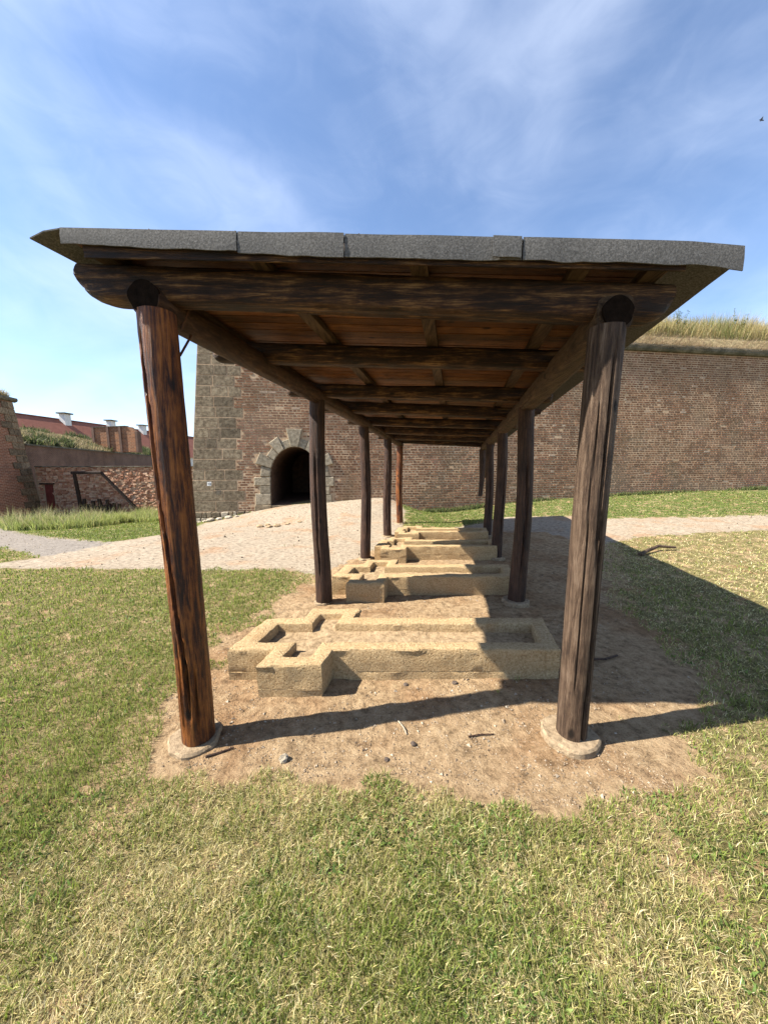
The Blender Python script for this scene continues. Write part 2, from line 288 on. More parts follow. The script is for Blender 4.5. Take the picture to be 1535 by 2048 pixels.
nx_ = len(ax); ny_ = len(ay); idx = np.arange(nx_ * ny_).reshape(ny_, nx_)
q = np.stack([idx[:-1, :-1], idx[:-1, 1:], idx[1:, 1:], idx[1:, :-1]], -1).reshape(-1, 4)
fd = gd[q].mean(1); fp = gp[q].mean(1); kind = np.where(fp > .5, 1, np.where(fd > .5, 2, 0))
for k, nm in ((0, 'lawn_ground'), (1, 'path'), (2, 'bare_earth')):
    qq = q[kind == k]; u, inv = np.unique(qq, return_inverse=True); inv = inv.reshape(-1, 4)
    m = mesh_of(nm, np.stack([gx[u], gy[u], gz[u]], 1).tolist(), inv.tolist())
    for a_, arr in (('dirt', gd), ('path', gp), ('grey', gg), ('lush', gl)):
        t = m.attributes.new(a_, 'FLOAT', 'POINT'); t.data.foreach_set('value', arr[u].astype(np.float32))
    m.polygons.foreach_set('use_smooth', [True] * len(m.polygons)); m.materials.append(M['ground']); link(bpy.data.objects.new(nm, m), kind='structure')

# ---------------------------------------------------------------- log / skewed frame of the shelter
K = .205
def P(u, v, z): return (u + K * (v - 1.8), v, z)
def log(mb, p0, p1, r0, r1, seed=0, nseg=40, ns=28, amp=.07, cracks=(), sq=2., bow=0., endtaper=None, capdark=False, xs=1., ys=1.):
    p0 = np.array(p0, float); p1 = np.array(p1, float); d = p1 - p0; Ln = np.linalg.norm(d); d /= Ln
    up = np.array([0, 0, 1.]) if abs(d[2]) < .8 else np.array([0, -1., 0]); a = np.cross(d, up); a /= np.linalg.norm(a); b = np.cross(a, d)
    th = np.linspace(0, 2 * np.pi, ns, endpoint=False); rows = []
    r_ = np.random.default_rng(seed)
    ph = r_.uniform(0, 6.3, 8)
    for i in range(nseg + 1):
        t = i / nseg; c = p0 + d * Ln * t + (a * math.sin(ph[0] + t * 5) + b * math.sin(ph[1] + t * 4)) * bow
        r = r0 + (r1 - r0) * t
        rad = r * (1 + amp * (np.array([float(x) for x in fbm(np.cos(th) * 1.6 + 9 + seed, np.sin(th) * 1.6 + t * Ln * 1.3 + seed * 3.1, 5 + seed, 3)]) - .5) * 2)
        rad = rad * (1 + amp * .35 * (vnoise(th * 0 + t * Ln * 14, th * 5, seed) - .5))
        ct, st = np.cos(th), np.sin(th)
        if sq != 2.: rad = rad / (np.abs(ct) ** sq + np.abs(st) ** sq) ** (1 / sq)
        for (ang, wd, dep, t0, t1, wig, *sl) in cracks:
            if t0 <= t <= t1:
                an = ang + (sl[0] * t if sl else 0) + wig * math.sin(t * 9 + seed) + wig * .6 * math.sin(t * 23); e = min(1, (t - t0) / .12, (t1 - t) / .12)
                dd = (th - an + np.pi) % (2 * np.pi) - np.pi; rad = rad - dep * e * np.clip(1 - np.abs(dd) / wd, 0, 1) ** .6
        sh = 0
        if endtaper:
            for end, ln_, k_, up_ in endtaper:
                x = (t if end == 0 else 1 - t) * Ln
                if x < ln_:
                    g = math.sqrt(max(0, 1 - (1 - x / ln_) ** 2)); f_ = k_ + (1 - k_) * g; rad = rad * (1 if up_ else f_); sh = up_ * (1 - g)
                    if up_:
                        rad = rad * (1 - (1 - f_) * np.clip(.15 - st * 1.1, .0, 1) ** .8)
        rows.append([tuple(c + a * (ct[j] * rad[j] * xs) + b * (st[j] * rad[j] * ys)) for j in range(ns)])
    vs = [p for rw in rows for p in rw]; fs = []
    for i in range(nseg):
        for j in range(ns): fs.append((i * ns + j, i * ns + (j + 1) % ns, (i + 1) * ns + (j + 1) % ns, (i + 1) * ns + j))
    o = len(vs); vs += [tuple(np.mean(rows[0], 0)), tuple(np.mean(rows[-1], 0))]
    for j in range(ns): fs += [(o, (j + 1) % ns, j), (o + 1, nseg * ns + j, nseg * ns + (j + 1) % ns)]
    mb.add(vs, fs)
def smooth_angle(o, deg=50):
    o.data.polygons.foreach_set('use_smooth', [True] * len(o.data.polygons))
    try: o.data.set_sharp_from_angle(angle=R(deg))
    except Exception: pass

def zbL(v): return 2.326 - .030 * (v - 1.8)
def zbR(v): return 2.256 - .033 * (v - 1.8)
def zb(u, v):
    t = (u + 1.12) / 2.25; return zbL(v) * (1 - t) + zbR(v) * t
SH = thing('timber_shelter', (0.1, 1.9, 0), 'long open dark log shelter with flat grey felt roof over the row of planters', 'shelter')
PV = [1.84, 3.86, 5.83, 7.75, 9.45]
for i, v in enumerate(PV):
    for s in (0, 1):
        mb = MB(); ub = ((-1.112, 1.088) if i == 0 else (-1.135, 1.12))[s]; ut = ((-1.130, 1.108) if i == 0 else (-1.15, 1.13))[s]; zt = (zbL, zbR)[s](v) + .03; base = .03
        if i == 0 and s == 0:
            log(mb, P(ub + .015, v, base), P(ut - .01, v, zt), 0.088, .086, 3, 90, 72, .05, [(1.40, .12, .06, .06, .97, .05, .85), (1.0, .09, .03, 0., .22, .03), (1.95, .09, .03, .0, .3, .02), (1.85, .09, .025, .42, .95, .05, .8)], bow=.006)
            # crack angle seen from the camera
            o = obj('post', mb, M['post_red'], SH, label='reddish varnished front post with a long split, lit orange on its left')
        elif i == 0:
            log(mb, P(ub, v, base), P(ut, v, zt), .081, .083, 8, 90, 72, .04, [(1.22, .13, .06, -.05, .60, .06, .1), (1.5, .09, .03, .45, .98, .03), (.75, .08, .02, .1, .5, .03), (2.1, .07, .015, .1, .9, .03)], bow=.005)
            o = obj('post', mb, M['post_grey'], SH, label='weathered grey-brown front post with a dark split')
        elif i == 4 and s == 1:
            log(mb, P(ut - .055, v, .76), P(ut - .02, v, zt), .055, .095, 31, 30, 28, .08, [], bow=.01); o = obj('post', mb, M['post_dark'], SH, label='broken post hanging short of the ground')
        else:
            m = M['post_dark'] if not (i == 4 and s == 0) else M['post_red']
            log(mb, P(ub + (.02 if s else .0), v, base), P(ut, v, zt), .088 + .006 * (i % 2), .082, 10 + i * 2 + s, 50, 40, .07, [(1.3 + .4 * (i % 2), .15, .025, .1, .8, .06)], bow=.014); o = obj('post', mb, m, SH)
        smooth_angle(o, 40)
        if not (i == 4 and s == 1):
            mb = MB(); c = P(ub, v, 0); rr = ((.142, .152), (.10, .150), (.14, .15), (.14, .15), (.14, .15))[i][s]; hh = (.022, .036)[s]
            k = 36; ring = []
            g0 = float(zg(c[0], c[1]))
            for (rf, z) in ((1.02, -.1), (1.0, hh - .012), (.93, hh)):
                ring.append([(c[0] + rr * rf * (1 + .22 * (float(vnoise(3 * math.cos(a * 6.283 / k) + i * 7 + 9, 3 * math.sin(a * 6.283 / k) + s * 5 + 9, 3)) - .5)) * math.cos(a * 6.283 / k), c[1] + rr * rf * (1 + .22 * (float(vnoise(3 * math.cos(a * 6.283 / k) + i * 7 + 9, 3 * math.sin(a * 6.283 / k) + s * 5 + 9, 4)) - .5)) * math.sin(a * 6.283 / k), g0 + z + (.008 * float(vnoise(a * .8, i + s, 8)) if z > 0 else 0)) for a in range(k)])
            vs = sum(ring, []); fs = [(r * k + j, r * k + (j + 1) % k, (r + 1) * k + (j + 1) % k, (r + 1) * k + j) for r in range(2) for j in range(k)] + [tuple(2 * k + j for j in range(k))]
            mb.add(vs, fs); obj('footing', mb, M['footing'], SH)
for s in (0, 1):
    mb = MB(); u = (-1.15, 1.13)[s]; z = (zbL, zbR)[s]
    if s == 0: log(mb, P(u, 1.79, zbL(1.79) + .08), P(u, 9.72, zbL(9.72) + .08), .080, .076, 41, 90, 32, .05, bow=.008, cracks=[(-.6, .1, .012, .05, .9, .2)])
    else: log(mb, P(u, 1.79, zbR(1.79) + .08), P(u, 9.72, zbR(9.72) + .08), .080, .078, 42, 90, 36, .04, bow=.006, sq=4.5, cracks=[(-2.6, .1, .014, .05, .9, .1)])
    o = obj('purlin', mb, M['purlin' if s == 0 else 'purlin_tan'], SH); smooth_angle(o, 45)
    mb = MB(); c = P(u, 1.79, z(1.79) + .08); k = 30
    mb.add([(c[0] + .074 * math.cos(a * 6.283 / k) * (1 + .05 * math.sin(a)), c[1] - .004 - .012 * dd, c[2] + .074 * math.sin(a * 6.283 / k)) for dd in (0, 1) for a in range(k)], [tuple(range(k, 2 * k))] + [(j, (j + 1) % k, k + (j + 1) % k, k + j) for j in range(k)])
    obj('log_end', mb, M['end_grain'], o)
BV = [1.90, 2.80, 3.95, 4.95, 6.05, 7.2, 8.35, 9.5]
for i, v in enumerate(BV):
    mb = MB(); r = .086 if i == 0 else .072 + .008 * random.random()
    z0 = zb(-1.4, v) + .166; z1 = zb(1.32, v) + .166
    log(mb, P(-1.50 - .02 * (i == 0), v, z0), P(1.40, v, z1), r, r * .98, 60 + i, 110, 30, .10, bow=.010, sq=3.4, ys=1.0, endtaper=[(0, .17, .15, 1), (1, .10, .45, 1)] if i == 0 else [(0, .05, .6, 0), (1, .05, .6, 0)], cracks=[(-2.0, .12, .014, .1, .95, .12), (-1.2, .1, .01, .3, .8, .2)])
    o = obj('cross_beam', mb, M['beam_x'], SH); smooth_angle(o, 45)
for u in (-1.33, -.60, .17, .93, 1.28):
    mb = MB()
    F = lambda a, b, c, u=u: P(u + a, b, zb(u + a, b) + c)
    mb.box((-.042, 1.735, .240), (.042, 9.72, .283), F); obj('batten', mb, M['purlin_tan'], SH)
def zr(u, v): return zb(u, v) + .006 + .030 * (u + 1.4) / 2.8
# roof: boards, rim board, felt
rm = MB()
def roofgrid(mb, us, vs_, zt, th):
    F = lambda u, v, c: P(u, v, zr(u, v) + c)
    mb.box((us[0], vs_[0], zt), (us[1], vs_[1], zt + th), F)
roofgrid(rm, (-1.44, 1.42), (1.712, 9.78), .306, .008)
roof = obj('roof_felt', rm, M['felt'], SH)
v = 1.725; k = 0
while v < 9.70:
    wd = .098 + .022 * random.random(); mb = MB(); dz = random.uniform(0, .005)
    roofgrid(mb, (-1.43 + random.uniform(0, .01), 1.405 - random.uniform(0, .01)), (v + .005, v + wd - .005), .2805 + dz, .020); obj('board', mb, M['board'], roof); v += wd
mb = MB(); F = lambda a, b, c: P(a, b, zr(a, b) + c)
mb.box((-1.35, 1.716, .200), (1.40, 1.726, .300), F); obj('rim_board', mb, M['beam_x'], roof)
# hanging felt flaps of the front edge
def flap(u0, u1, drop, vv, seed, right_tip=False, left_tip=False, parent=roof):
    mb = MB(); k = max(6, int((u1 - u0) / .03)); top = []; bot = []
    for i in range(k + 1):
        u = u0 + (u1 - u0) * i / k; d = drop(u) + .020 * (float(fbm(np.array(u * 6 + seed), np.array(seed * 1.), seed, 3)) - .5)
        vo = vv - .010 * float(vnoise(u * 4, seed * 3., seed)); ztop = zr(u, 1.7) + .316
        if right_tip and u > 1.42: ztop -= .055 * (u - 1.42)
        top.append((u, vo + .006, ztop)); bot.append((u, vo - .003 + .006 * float(vnoise(u * 7, 2., seed)), ztop - d))
    mid = [((a[0] + b[0]) / 2, (a[1] + b[1]) / 2 - .003, (a[2] + b[2]) / 2) for a, b in zip(top, bot)]
    rows = [top, mid, bot]; vs = []
    for th in (0, .006):
        for rw in rows: vs += [P(p[0], p[1] + th, p[2]) for p in rw]
    K1 = k + 1; fs = []
    for s_ in (0, 1):
        for r in (0, 1):
            for i in range(k): fs.append((s_ * 3 * K1 + r * K1 + i, s_ * 3 * K1 + r * K1 + i + 1, s_ * 3 * K1 + (r + 1) * K1 + i + 1, s_ * 3 * K1 + (r + 1) * K1 + i))
    for r in (0, 2):
        for i in range(k): fs.append((r * K1 + i, r * K1 + i + 1, 3 * K1 + r * K1 + i + 1, 3 * K1 + r * K1 + i))
    for i in (0, k):
        for r in (0, 1): fs.append((r * K1 + i, (r + 1) * K1 + i, 3 * K1 + (r + 1) * K1 + i, 3 * K1 + r * K1 + i))
    mb.add(vs, fs); o = obj('felt_flap', mb, M['felt'], parent); smooth_angle(o, 40)
uu = lambda u: np.interp(u, [-1.41, -.7, -.2, .5, 1.5], [.068, .088, .096, .098, .102])
flap(-1.435, -.643, uu, 1.705, 1); flap(-.639, -.160, lambda u: uu(u) + .004, 1.701, 2); flap(-.156, .643, uu, 1.705, 3); flap(.510, .639, lambda u: uu(u) - .006, 1.692, 5); flap(.647, 1.65, uu, 1.702, 4, right_tip=True)
for s, (u0, u1) in enumerate(((-1.435, -1.578), (1.42, 1.645))):
    mb = MB(); k = 40; vs = []
    for th in (0, -.006):
        for i in range(k + 1):
            v = 1.707 + 8.07 * i / k; w_ = .006 * math.sin(i * 1.7)
            for t, dz in ((0, 0.), (.55, -.012), (1, -.040)):
                u = u0 + (u1 - u0) * t; vs.append(P(u + w_ * t, v, zr(u0, v) + .316 + dz - (.03 if s else 0) * t + th + w_ * t))
    n3 = 3; half = (k + 1) * 3; fs = []
    for h in (0, half):
        for i in range(k):
            for j in range(2): fs.append((h + i * 3 + j, h + i * 3 + j + 1, h + (i + 1) * 3 + j + 1, h + (i + 1) * 3 + j))
    for i in range(k): fs += [(i * 3 + 2, (i + 1) * 3 + 2, half + (i + 1) * 3 + 2, half + i * 3 + 2), (i * 3, (i + 1) * 3, half + (i + 1) * 3, half + i * 3)]
    for i in (0, k):
        for j in (0, 1): fs.append((i * 3 + j, i * 3 + j + 1, half + i * 3 + j + 1, half + i * 3 + j))
    mb.add(vs, fs); obj('eave_flap', mb, M['felt'], roof)
# felt nails, iron tie rods, leftover brace, knob on post
for u in (-.66, -.1, .53, -1.05):
    mb = MB(); c = P(u, 1.72, zr(u, 1.7) + .313); log(mb, c, (c[0] + .003, c[1], c[2] + .013), .003, .003, 1, 2, 8, 0); obj('nail', mb, M['iron'], roof)
mb = MB(); log(mb, (-1.014, 1.97, 2.48), (-1.068, 1.93, 2.31), .006, .006, 2, 6, 8, .02); log(mb, (-1.066, 2.1, 2.40), (-1.084, 1.93, 2.18), .006, .006, 2, 6, 8, .02); obj('tie_rod', mb, M['iron'], SH)
mb = MB(); log(mb, P(1.16, 8.4, zbR(8.4) + .05), P(1.10, 8.15, 1.32), .045, .04, 9, 14, 16, .08, sq=4); obj('brace', mb, M['purlin_tan'], SH)
mb = MB(); log(mb, P(1.13, 3.98, zbR(3.9) + .02), P(1.30, 3.98, zbR(3.9) + .01), .035, .03, 12, 6, 14, .08, sq=4); obj('brace', mb, M['purlin'], SH)
mb = MB(); log(mb, P(1.14, 1.95, zbR(1.9) - .13), P(1.235, 1.99, zbR(1.9) - .15), .028, .022, 13, 6, 14, .08, sq=4); obj('brace', mb, M['post_dark'], SH)

# ---------------------------------------------------------------- cross-shaped concrete planters
PL = [(-1.29, 1.19, 2.41, 2.96, -.735, .445, .205, .24), (-1.12, 1.14, 4.12, 4.66, -.65, .445, .24, .24), (-.97, 1.12, 5.74, 6.27, -.62, .43, .19, .24), (-.86, 1.09, 7.05, 7.55, -.55, .43, .19, .235)]
PLAB = ['nearest cross-shaped sandy concrete planter, largest of the row', 'second cross-shaped concrete planter from the camera, behind the largest one', 'third cross-shaped concrete planter, between the second and the farthest', 'farthest and smallest cross-shaped concrete planter, beside the broken post']
for i, (ul, ur, v0, v1, bc, bw, bp, hz_) in enumerate(PL):
    cx, cy, _ = P(0, (v0 + v1) / 2, 0); T = thing('cross_planter', (cx, cy, 0), PLAB[i], 'planter', 'concrete planters under the shelter')
    tw = .125; b0, b1 = bc - bw / 2, bc + bw / 2
    outer = [(ul, v0), (b0, v0), (b0, v0 - bp), (b1, v0 - bp), (b1, v0), (ur, v0), (ur, v1), (b1, v1), (b1, v1 + bp), (b0, v1 + bp), (b0, v1), (ul, v1)]
    a = tw; inner = [(ul + a * 1.3, v0 + a), (b0 + a, v0 + a), (b0 + a, v0 - bp + a), (b1 - a, v0 - bp + a), (b1 - a, v0 + a), (ur - a, v0 + a), (ur - a, v1 - a), (b1 - a, v1 - a), (b1 - a, v1 + bp - a), (b0 + a, v1 + bp - a), (b0 + a, v1 - a), (ul + a * 1.3, v1 - a)]
    O, I = [], []
    for j in range(12):
        p, q_ = outer[j], outer[(j + 1) % 12]; p2, q2 = inner[j], inner[(j + 1) % 12]; k = max(3, int(math.hypot(p[0] - q_[0], p[1] - q_[1]) / (.035 if i < 2 else .06)))
        for t in range(k): O.append((p[0] + (q_[0] - p[0]) * t / k, p[1] + (q_[1] - p[1]) * t / k)); I.append((p2[0] + (q2[0] - p2[0]) * t / k, p2[1] + (q2[1] - p2[1]) * t / k))
    k = len(O); cu = (ul + ur) / 2; cv = (v0 + v1) / 2
    def nrm(lst, j):
        a_, b_ = lst[j - 1], lst[(j + 1) % k]; dx, dy = b_[0] - a_[0], b_[1] - a_[1]; l = math.hypot(dx, dy) + 1e-9; return dy / l, -dx / l
    rings = []
    def ring(src, offs, z, amp, sd_):
        rr = []
        for j in range(k):
            nx, ny = nrm(src, j); e = offs + amp * (float(fbm(np.array(src[j][0] * 9 + sd_), np.array(src[j][1] * 9 + z * 40), sd_ + i * 5, 3)) - .5) * 2
            zz_ = z + (amp * 2.2 * (float(fbm(np.array(src[j][0] * 13 + 3), np.array(src[j][1] * 13), 77 + i, 3)) - .5) if z > .15 else 0)
            rr.append(P(src[j][0] + nx * e, src[j][1] + ny * e, zz_))
        rings.append(rr)
    h1, h2 = (.062, .07, .09, .08)[i], (.158, .15, .17, .16)[i]
    for (z, o_) in ((-.12, .0), (.03, .0), (h1 - .003, .0), (h1, -.003), (h1 + .003, .0005), (.125, .001), (.165, .001), (.2, 0.), (hz_ - .012, -.001), (hz_ - .003, -.007), (hz_, -.020)): ring(O, o_, z, .009 if z < .2 else .013, 3)
    for (z, o_) in ((hz_ + .001, .024), (hz_ - .006, .008), (hz_ - .02, .002), (.04, .002)): ring(I, o_, z, .007, 9)
    mb = MB(); fs = []
    for r_ in range(len(rings) - 1):
        for j in range(k): fs.append((r_ * k + j, r_ * k + (j + 1) % k, (r_ + 1) * k + (j + 1) % k, (r_ + 1) * k + j))
    mb.add(sum(rings, []), fs); o = obj('wall', mb, M['concrete'], T); smooth_angle(o, 35)
    # soil inside
    mb = MB(); gu = np.arange(ul + .1, ur - .06, .05); gv = np.arange(v0 - bp + .06, v1 + bp - .05, .045); ok = {}; vs = []; fs = []
    zs = lambda u, v: .135 + .035 * float(fbm(np.array(u * 5.), np.array(v * 5.), 40 + i, 3)) + (.02 if abs(v - v0) < .12 or abs(v - v1) < .12 else 0) - .01 * (u > ur - .5)
    def inside(u, v): return (ul + .08 < u < ur - .04 and v0 + .06 < v < v1 - .06) or (b0 + .06 < u < b1 - .06 and v0 - bp + .06 < v < v1 + bp - .06)
    for a_, u in enumerate(gu):
        for b_, v in enumerate(gv):
            if inside(u, v): ok[a_, b_] = len(vs); vs.append(P(u, v, zs(u, v)))
    for (a_, b_) in list(ok):
        if (a_ + 1, b_) in ok and (a_, b_ + 1) in ok and (a_ + 1, b_ + 1) in ok: fs.append((ok[a_, b_], ok[a_ + 1, b_], ok[a_ + 1, b_ + 1], ok[a_, b_ + 1]))
    mb.add(vs, fs); obj('soil', mb, M['soil'], T, smooth=True, recalc=False)

# ---------------------------------------------------------------- the brick bastion with the arched tunnel
PHI = math.atan(.134); UW = np.array([math.cos(PHI), math.sin(PHI), 0]); NB = np.array([-math.sin(PHI), math.cos(PHI), 0]); A0 = np.array([-6.5, 11.8, 0.]); BAT = .12
def W(s, z, o=0.):  # s along the wall, z height, o outwards
    return tuple(A0 + UW * s + NB * (BAT * z - o) + np.array([0, 0, z]))
BA = thing('brick_bastion', (A0[0], A0[1], -.35), 'long battered brick fortress wall with stone corner, arched tunnel mouth and grassy top', 'fortress wall')
SL = lambda z: -.10 + .06 * max(z - 1., 0)    # left edge of the corner
ZTOP = 6.32; SMAX = 34.
AC, AZ, AR, AH = 3.38, 1.20, .86, 1.06      # arch centre, springing, half width, rise
ABOT = .20
arch_pts = [(AC - AR, ABOT)] + [(AC - AR * math.cos(t), AZ + AH * math.sin(t)) for t in np.linspace(0, math.pi, 25)] + [(AC + AR, ABOT)]
mb = MB()
def quad(mb, a, b, c, d): mb.add([a, b, c, d], [(0, 1, 2, 3)])
quad(mb, W(SL(0), -.8), W(AC - AR, -.8), W(AC - AR, ABOT), W(SL(0), ABOT)); quad(mb, W(AC - AR, -.8), W(AC + AR, -.8), W(AC + AR, ABOT), W(AC - AR, ABOT)); quad(mb, W(AC + AR, -.8), W(SMAX, -.8), W(SMAX, ABOT), W(AC + AR, ABOT))
for (sa, za), (sb, zb_) in zip(arch_pts[:-1], arch_pts[1:]):
    if sa == sb or abs(sa - sb) < 1e-6: continue
    quad(mb, W(sa, za), W(sb, zb_), W(sb, 2.4), W(sa, 2.4))
quad(mb, W(SL(0), ABOT), W(AC - AR, ABOT), W(AC - AR, 2.4), W(SL(2.4), 2.4)); quad(mb, W(AC + AR, ABOT), W(SMAX, ABOT), W(SMAX, 2.4), W(AC + AR, 2.4))
quad(mb, W(SL(2.4), 2.4), W(SMAX, 2.4), W(SMAX, ZTOP), W(SL(ZTOP), ZTOP))
def back(p): return (p[0] + .6, p[1] + 22, p[2])
quad(mb, W(SL(0), -.8), W(SL(2.4), 2.4), back(W(SL(2.4) , 2.4)), back(W(SL(0), -.8))); quad(mb, W(SL(2.4), 2.4), W(SL(ZTOP), ZTOP), back(W(SL(ZTOP), ZTOP)), back(W(SL(2.4), 2.4)))
quad(mb, W(SL(ZTOP), ZTOP), W(SMAX, ZTOP), back(W(SMAX, ZTOP)), back(W(SL(ZTOP), ZTOP)))
obj('mortar_core', mb, M['mortar'], BA, recalc=False)
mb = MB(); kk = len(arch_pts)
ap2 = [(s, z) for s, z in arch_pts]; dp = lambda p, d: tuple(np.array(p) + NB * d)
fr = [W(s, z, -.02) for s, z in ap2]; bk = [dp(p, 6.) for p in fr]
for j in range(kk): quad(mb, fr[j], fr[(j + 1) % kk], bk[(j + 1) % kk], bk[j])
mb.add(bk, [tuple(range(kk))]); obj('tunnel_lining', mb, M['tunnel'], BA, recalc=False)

# arch stones
def prism_sz(name, pts, out, mat, parent, inn=.12, bev=.018):
    mb = MB(); c = np.mean(np.array(pts), 0); f2 = [(c[0] + (s - c[0]) * (1 - bev / max(.05, abs(s - c[0]))) if abs(s - c[0]) > .05 else s, c[1] + (z - c[1]) * (1 - bev / max(.05, abs(z - c[1]))) if abs(z - c[1]) > .05 else z) for s, z in pts]
    k = len(pts); vs = [W(s, z, out) for s, z in f2] + [W(s, z, out - bev) for s, z in pts] + [W(s, z, -inn) for s, z in pts]
    fs = [tuple(range(k))] + [(r * k + j, r * k + (j + 1) % k, (r + 1) * k + (j + 1) % k, (r + 1) * k + j) for r in (0, 1) for j in range(k)] + [tuple(range(3 * k - 1, 2 * k - 1, -1))]
    mb.add(vs, fs); return obj(name, mb, mat, parent)
AST = []   # polygons to keep the bricks away from
def ell(t, e): return (AC - (AR + e) * math.cos(t), AZ + (AH + e) * math.sin(t))
NV = 11; e_out = [.34, .55, .30, .50, .30, .66, .30, .50, .30, .55, .34]
for j in range(NV):
    t0 = math.pi * j / NV + .008; t1 = math.pi * (j + 1) / NV - .008; e = e_out[j]
    if j == 5: t0 -= .02; t1 += .02
    pts = [ell(t0, 0), ell((t0 + t1) / 2, 0), ell(t1, 0), ell(t1 + (.03 if j == 5 else 0), e), ell(t0 - (.03 if j == 5 else 0), e)]
    prism_sz('arch_stone', pts, .05 + (.03 if j % 2 else 0) + (.04 if j == 5 else 0), M['archstone'], BA); AST.append(pts)
for sgn in (-1, 1):
    for (za, zb2, wd) in ((.90, 1.19, .55), (.63, .89, .36), (.22, .62, .52)) if sgn < 0 else ((.86, 1.19, .50), (.56, .85, .34), (.22, .55, .42)):
        a_ = AC + sgn * AR; b_ = AC + sgn * (AR + wd); pts = [(min(a_, b_), za), (max(a_, b_), za), (max(a_, b_), zb2), (min(a_, b_), zb2)]
        prism_sz('jamb_stone', pts, .045, M['archstone'], BA); AST.append(pts)
for (sa, sb, za, zb2) in ((AC - AR - .55, AC - AR + .02, -.15, .205), (AC - AR + .04, AC - .02, .03, .19), (AC + .0, AC + AR + .3, .05, .195)):
    pts = [(sa, za), (sb, za), (sb, zb2), (sa, zb2)]; prism_sz('sill_stone', pts, .06, M['quoin'], BA); AST.append(pts)
# corner stones
z = .02; ci = 0; QE = []
zc_ = -.03; COURSE = .36
while z < ZTOP - .05:
    z1 = min(z + COURSE, ZTOP); right = 1.36 + .24 * (ci % 2) + random.uniform(-.05, .05); QE.append((z, z1, right)); s = SL((z + z1) / 2); cuts = [s]
    nst = 2 if random.random() < .4 else 3
    ws = np.array([random.uniform(.7, 1.5) for _ in range(nst)]); ws = ws / ws.sum() * (right - s)
    for j in range(nst):
        a_, b_ = s + ws[:j].sum(), s + ws[:j + 1].sum(); pts = [(a_ + .02, z + .02), (b_ - .02, z + .02), (b_ - .02, z1 - .02), (a_ + .02, z1 - .02)]
        prism_sz('corner_stone', pts, .003 + random.uniform(0, .008), M['quoin'], BA, bev=.004)
    z = z1; ci += 1
# rough foundation stones under the corner
s = -.05
for row, (za, zb2) in enumerate(((-.20, .0), (-.46, -.21))):
    s = -.08
    while s < (2.4 if row == 0 else 1.9):
        wd = random.uniform(.13, .34); a_, b_ = s, s + wd - .03; j = lambda: random.uniform(-.025, .025)
        pts = [(a_ + j(), za + j()), ((a_ + b_) / 2, za + j()), (b_ + j(), za + j()), (b_ + j(), zb2 + j()), ((a_ + b_) / 2, zb2 + abs(j()) * .5), (a_ + j(), zb2 + j())]
        prism_sz('foundation_stone', pts, .03 + random.uniform(0, .06), M['lime'] if random.random() < .35 else M['quoin'], BA); s += wd
# plaque with the number 13
mb = MB(); mb.box((.42, .0, .90), (.56, .012, 1.04), lambda s, o, z: W(s, z, .045 + o)); plq = obj('number_plaque', mb, M['white'], BA, label='small whitish plaque numbered 13')
mb = MB()
def bar(s0, s1, z0, z1): mb.box((s0, 0, z0), (s1, .003, z1), lambda s, o, z: W(s, z, .0575 + o))
bar(.462, .474, .93, 1.01); bar(.448, .462, .985, .997)
for zz_ in (.93, .964, .998): bar(.494, .53, zz_, zz_ + .012)
bar(.53, .541, .933, 1.007); obj('number', mb, M['ink'], plq)
# cornice
mb = MB(); prof = [(-.05, 6.22), (.10, 6.24), (.17, 6.31), (.19, 6.42), (.15, 6.50), (-.3, 6.54)]
st = list(np.arange(-.1, SMAX, 1.)); vs = []; fs = []
for s in st:
    for (o_, z) in prof: vs.append(W(max(s, SL(6.3) - .15), z, o_ + .012 * (float(vnoise(s * 3, z * 9, 5)) - .5)))
k = len(prof)
for i in range(len(st) - 1):
    for j in range(k - 1): fs.append((i * k + j, (i + 1) * k + j, (i + 1) * k + j + 1, i * k + j + 1))
fs.append(tuple(range(k))); mb.add(vs, fs); obj('cornice', mb, M['cornice'], BA)
# bricks: alternating courses of stretchers and headers
def inpoly(pts, x, y):
    ins = np.zeros(x.shape, bool); k = len(pts)
    for i in range(k):
        ax_, ay_ = pts[i]; bx, by = pts[(i + 1) % k]
        if ay_ != by: ins ^= ((ay_ > y) != (by > y)) & (x < (bx - ax_) * (y - ay_) / (by - ay_) + ax_)
    return ins
BS, BZ, BW = [], [], []
ch = .09; i = 0; z = -.38
while z < 6.2:
    zc = z + ch / 2; ql = 1.45
    for (za, zb2, rt) in QE:
        if za <= zc < zb2: ql = rt
    if zc < .02: ql = 2.0
    pitch = .28 if i % 2 == 0 else .14; s = ql + .012 + random.uniform(0, .02); 
    ss = np.arange(ql + .012 + (0 if i % 4 < 2 else .07) * (i % 2 == 0), 27.5, pitch); BS += list(ss + pitch / 2 + rng.normal(0, .004, len(ss))); BZ += [zc] * len(ss); BW += [pitch - .028] * len(ss)
    z += ch; i += 1
BS = np.array(BS); BZ = np.array(BZ); BW = np.array(BW)
keep = np.ones(len(BS), bool)
for pts in AST:
    for d in (-.5, 0, .5): keep &= ~inpoly(pts, BS + d * BW, BZ)
keep &= ~inpoly(arch_pts, BS, BZ); keep &= ~(inpoly(arch_pts, BS + BW / 2, BZ) | inpoly(arch_pts, BS - BW / 2, BZ))
wx = A0[0] + UW[0] * BS; wy = A0[1] + UW[1] * BS; keep &= BZ > zg(wx, wy - .1) - .12
keep &= rng.random(len(BS)) > .006
BS, BZ, BW = BS[keep], BZ[keep], BW[keep]
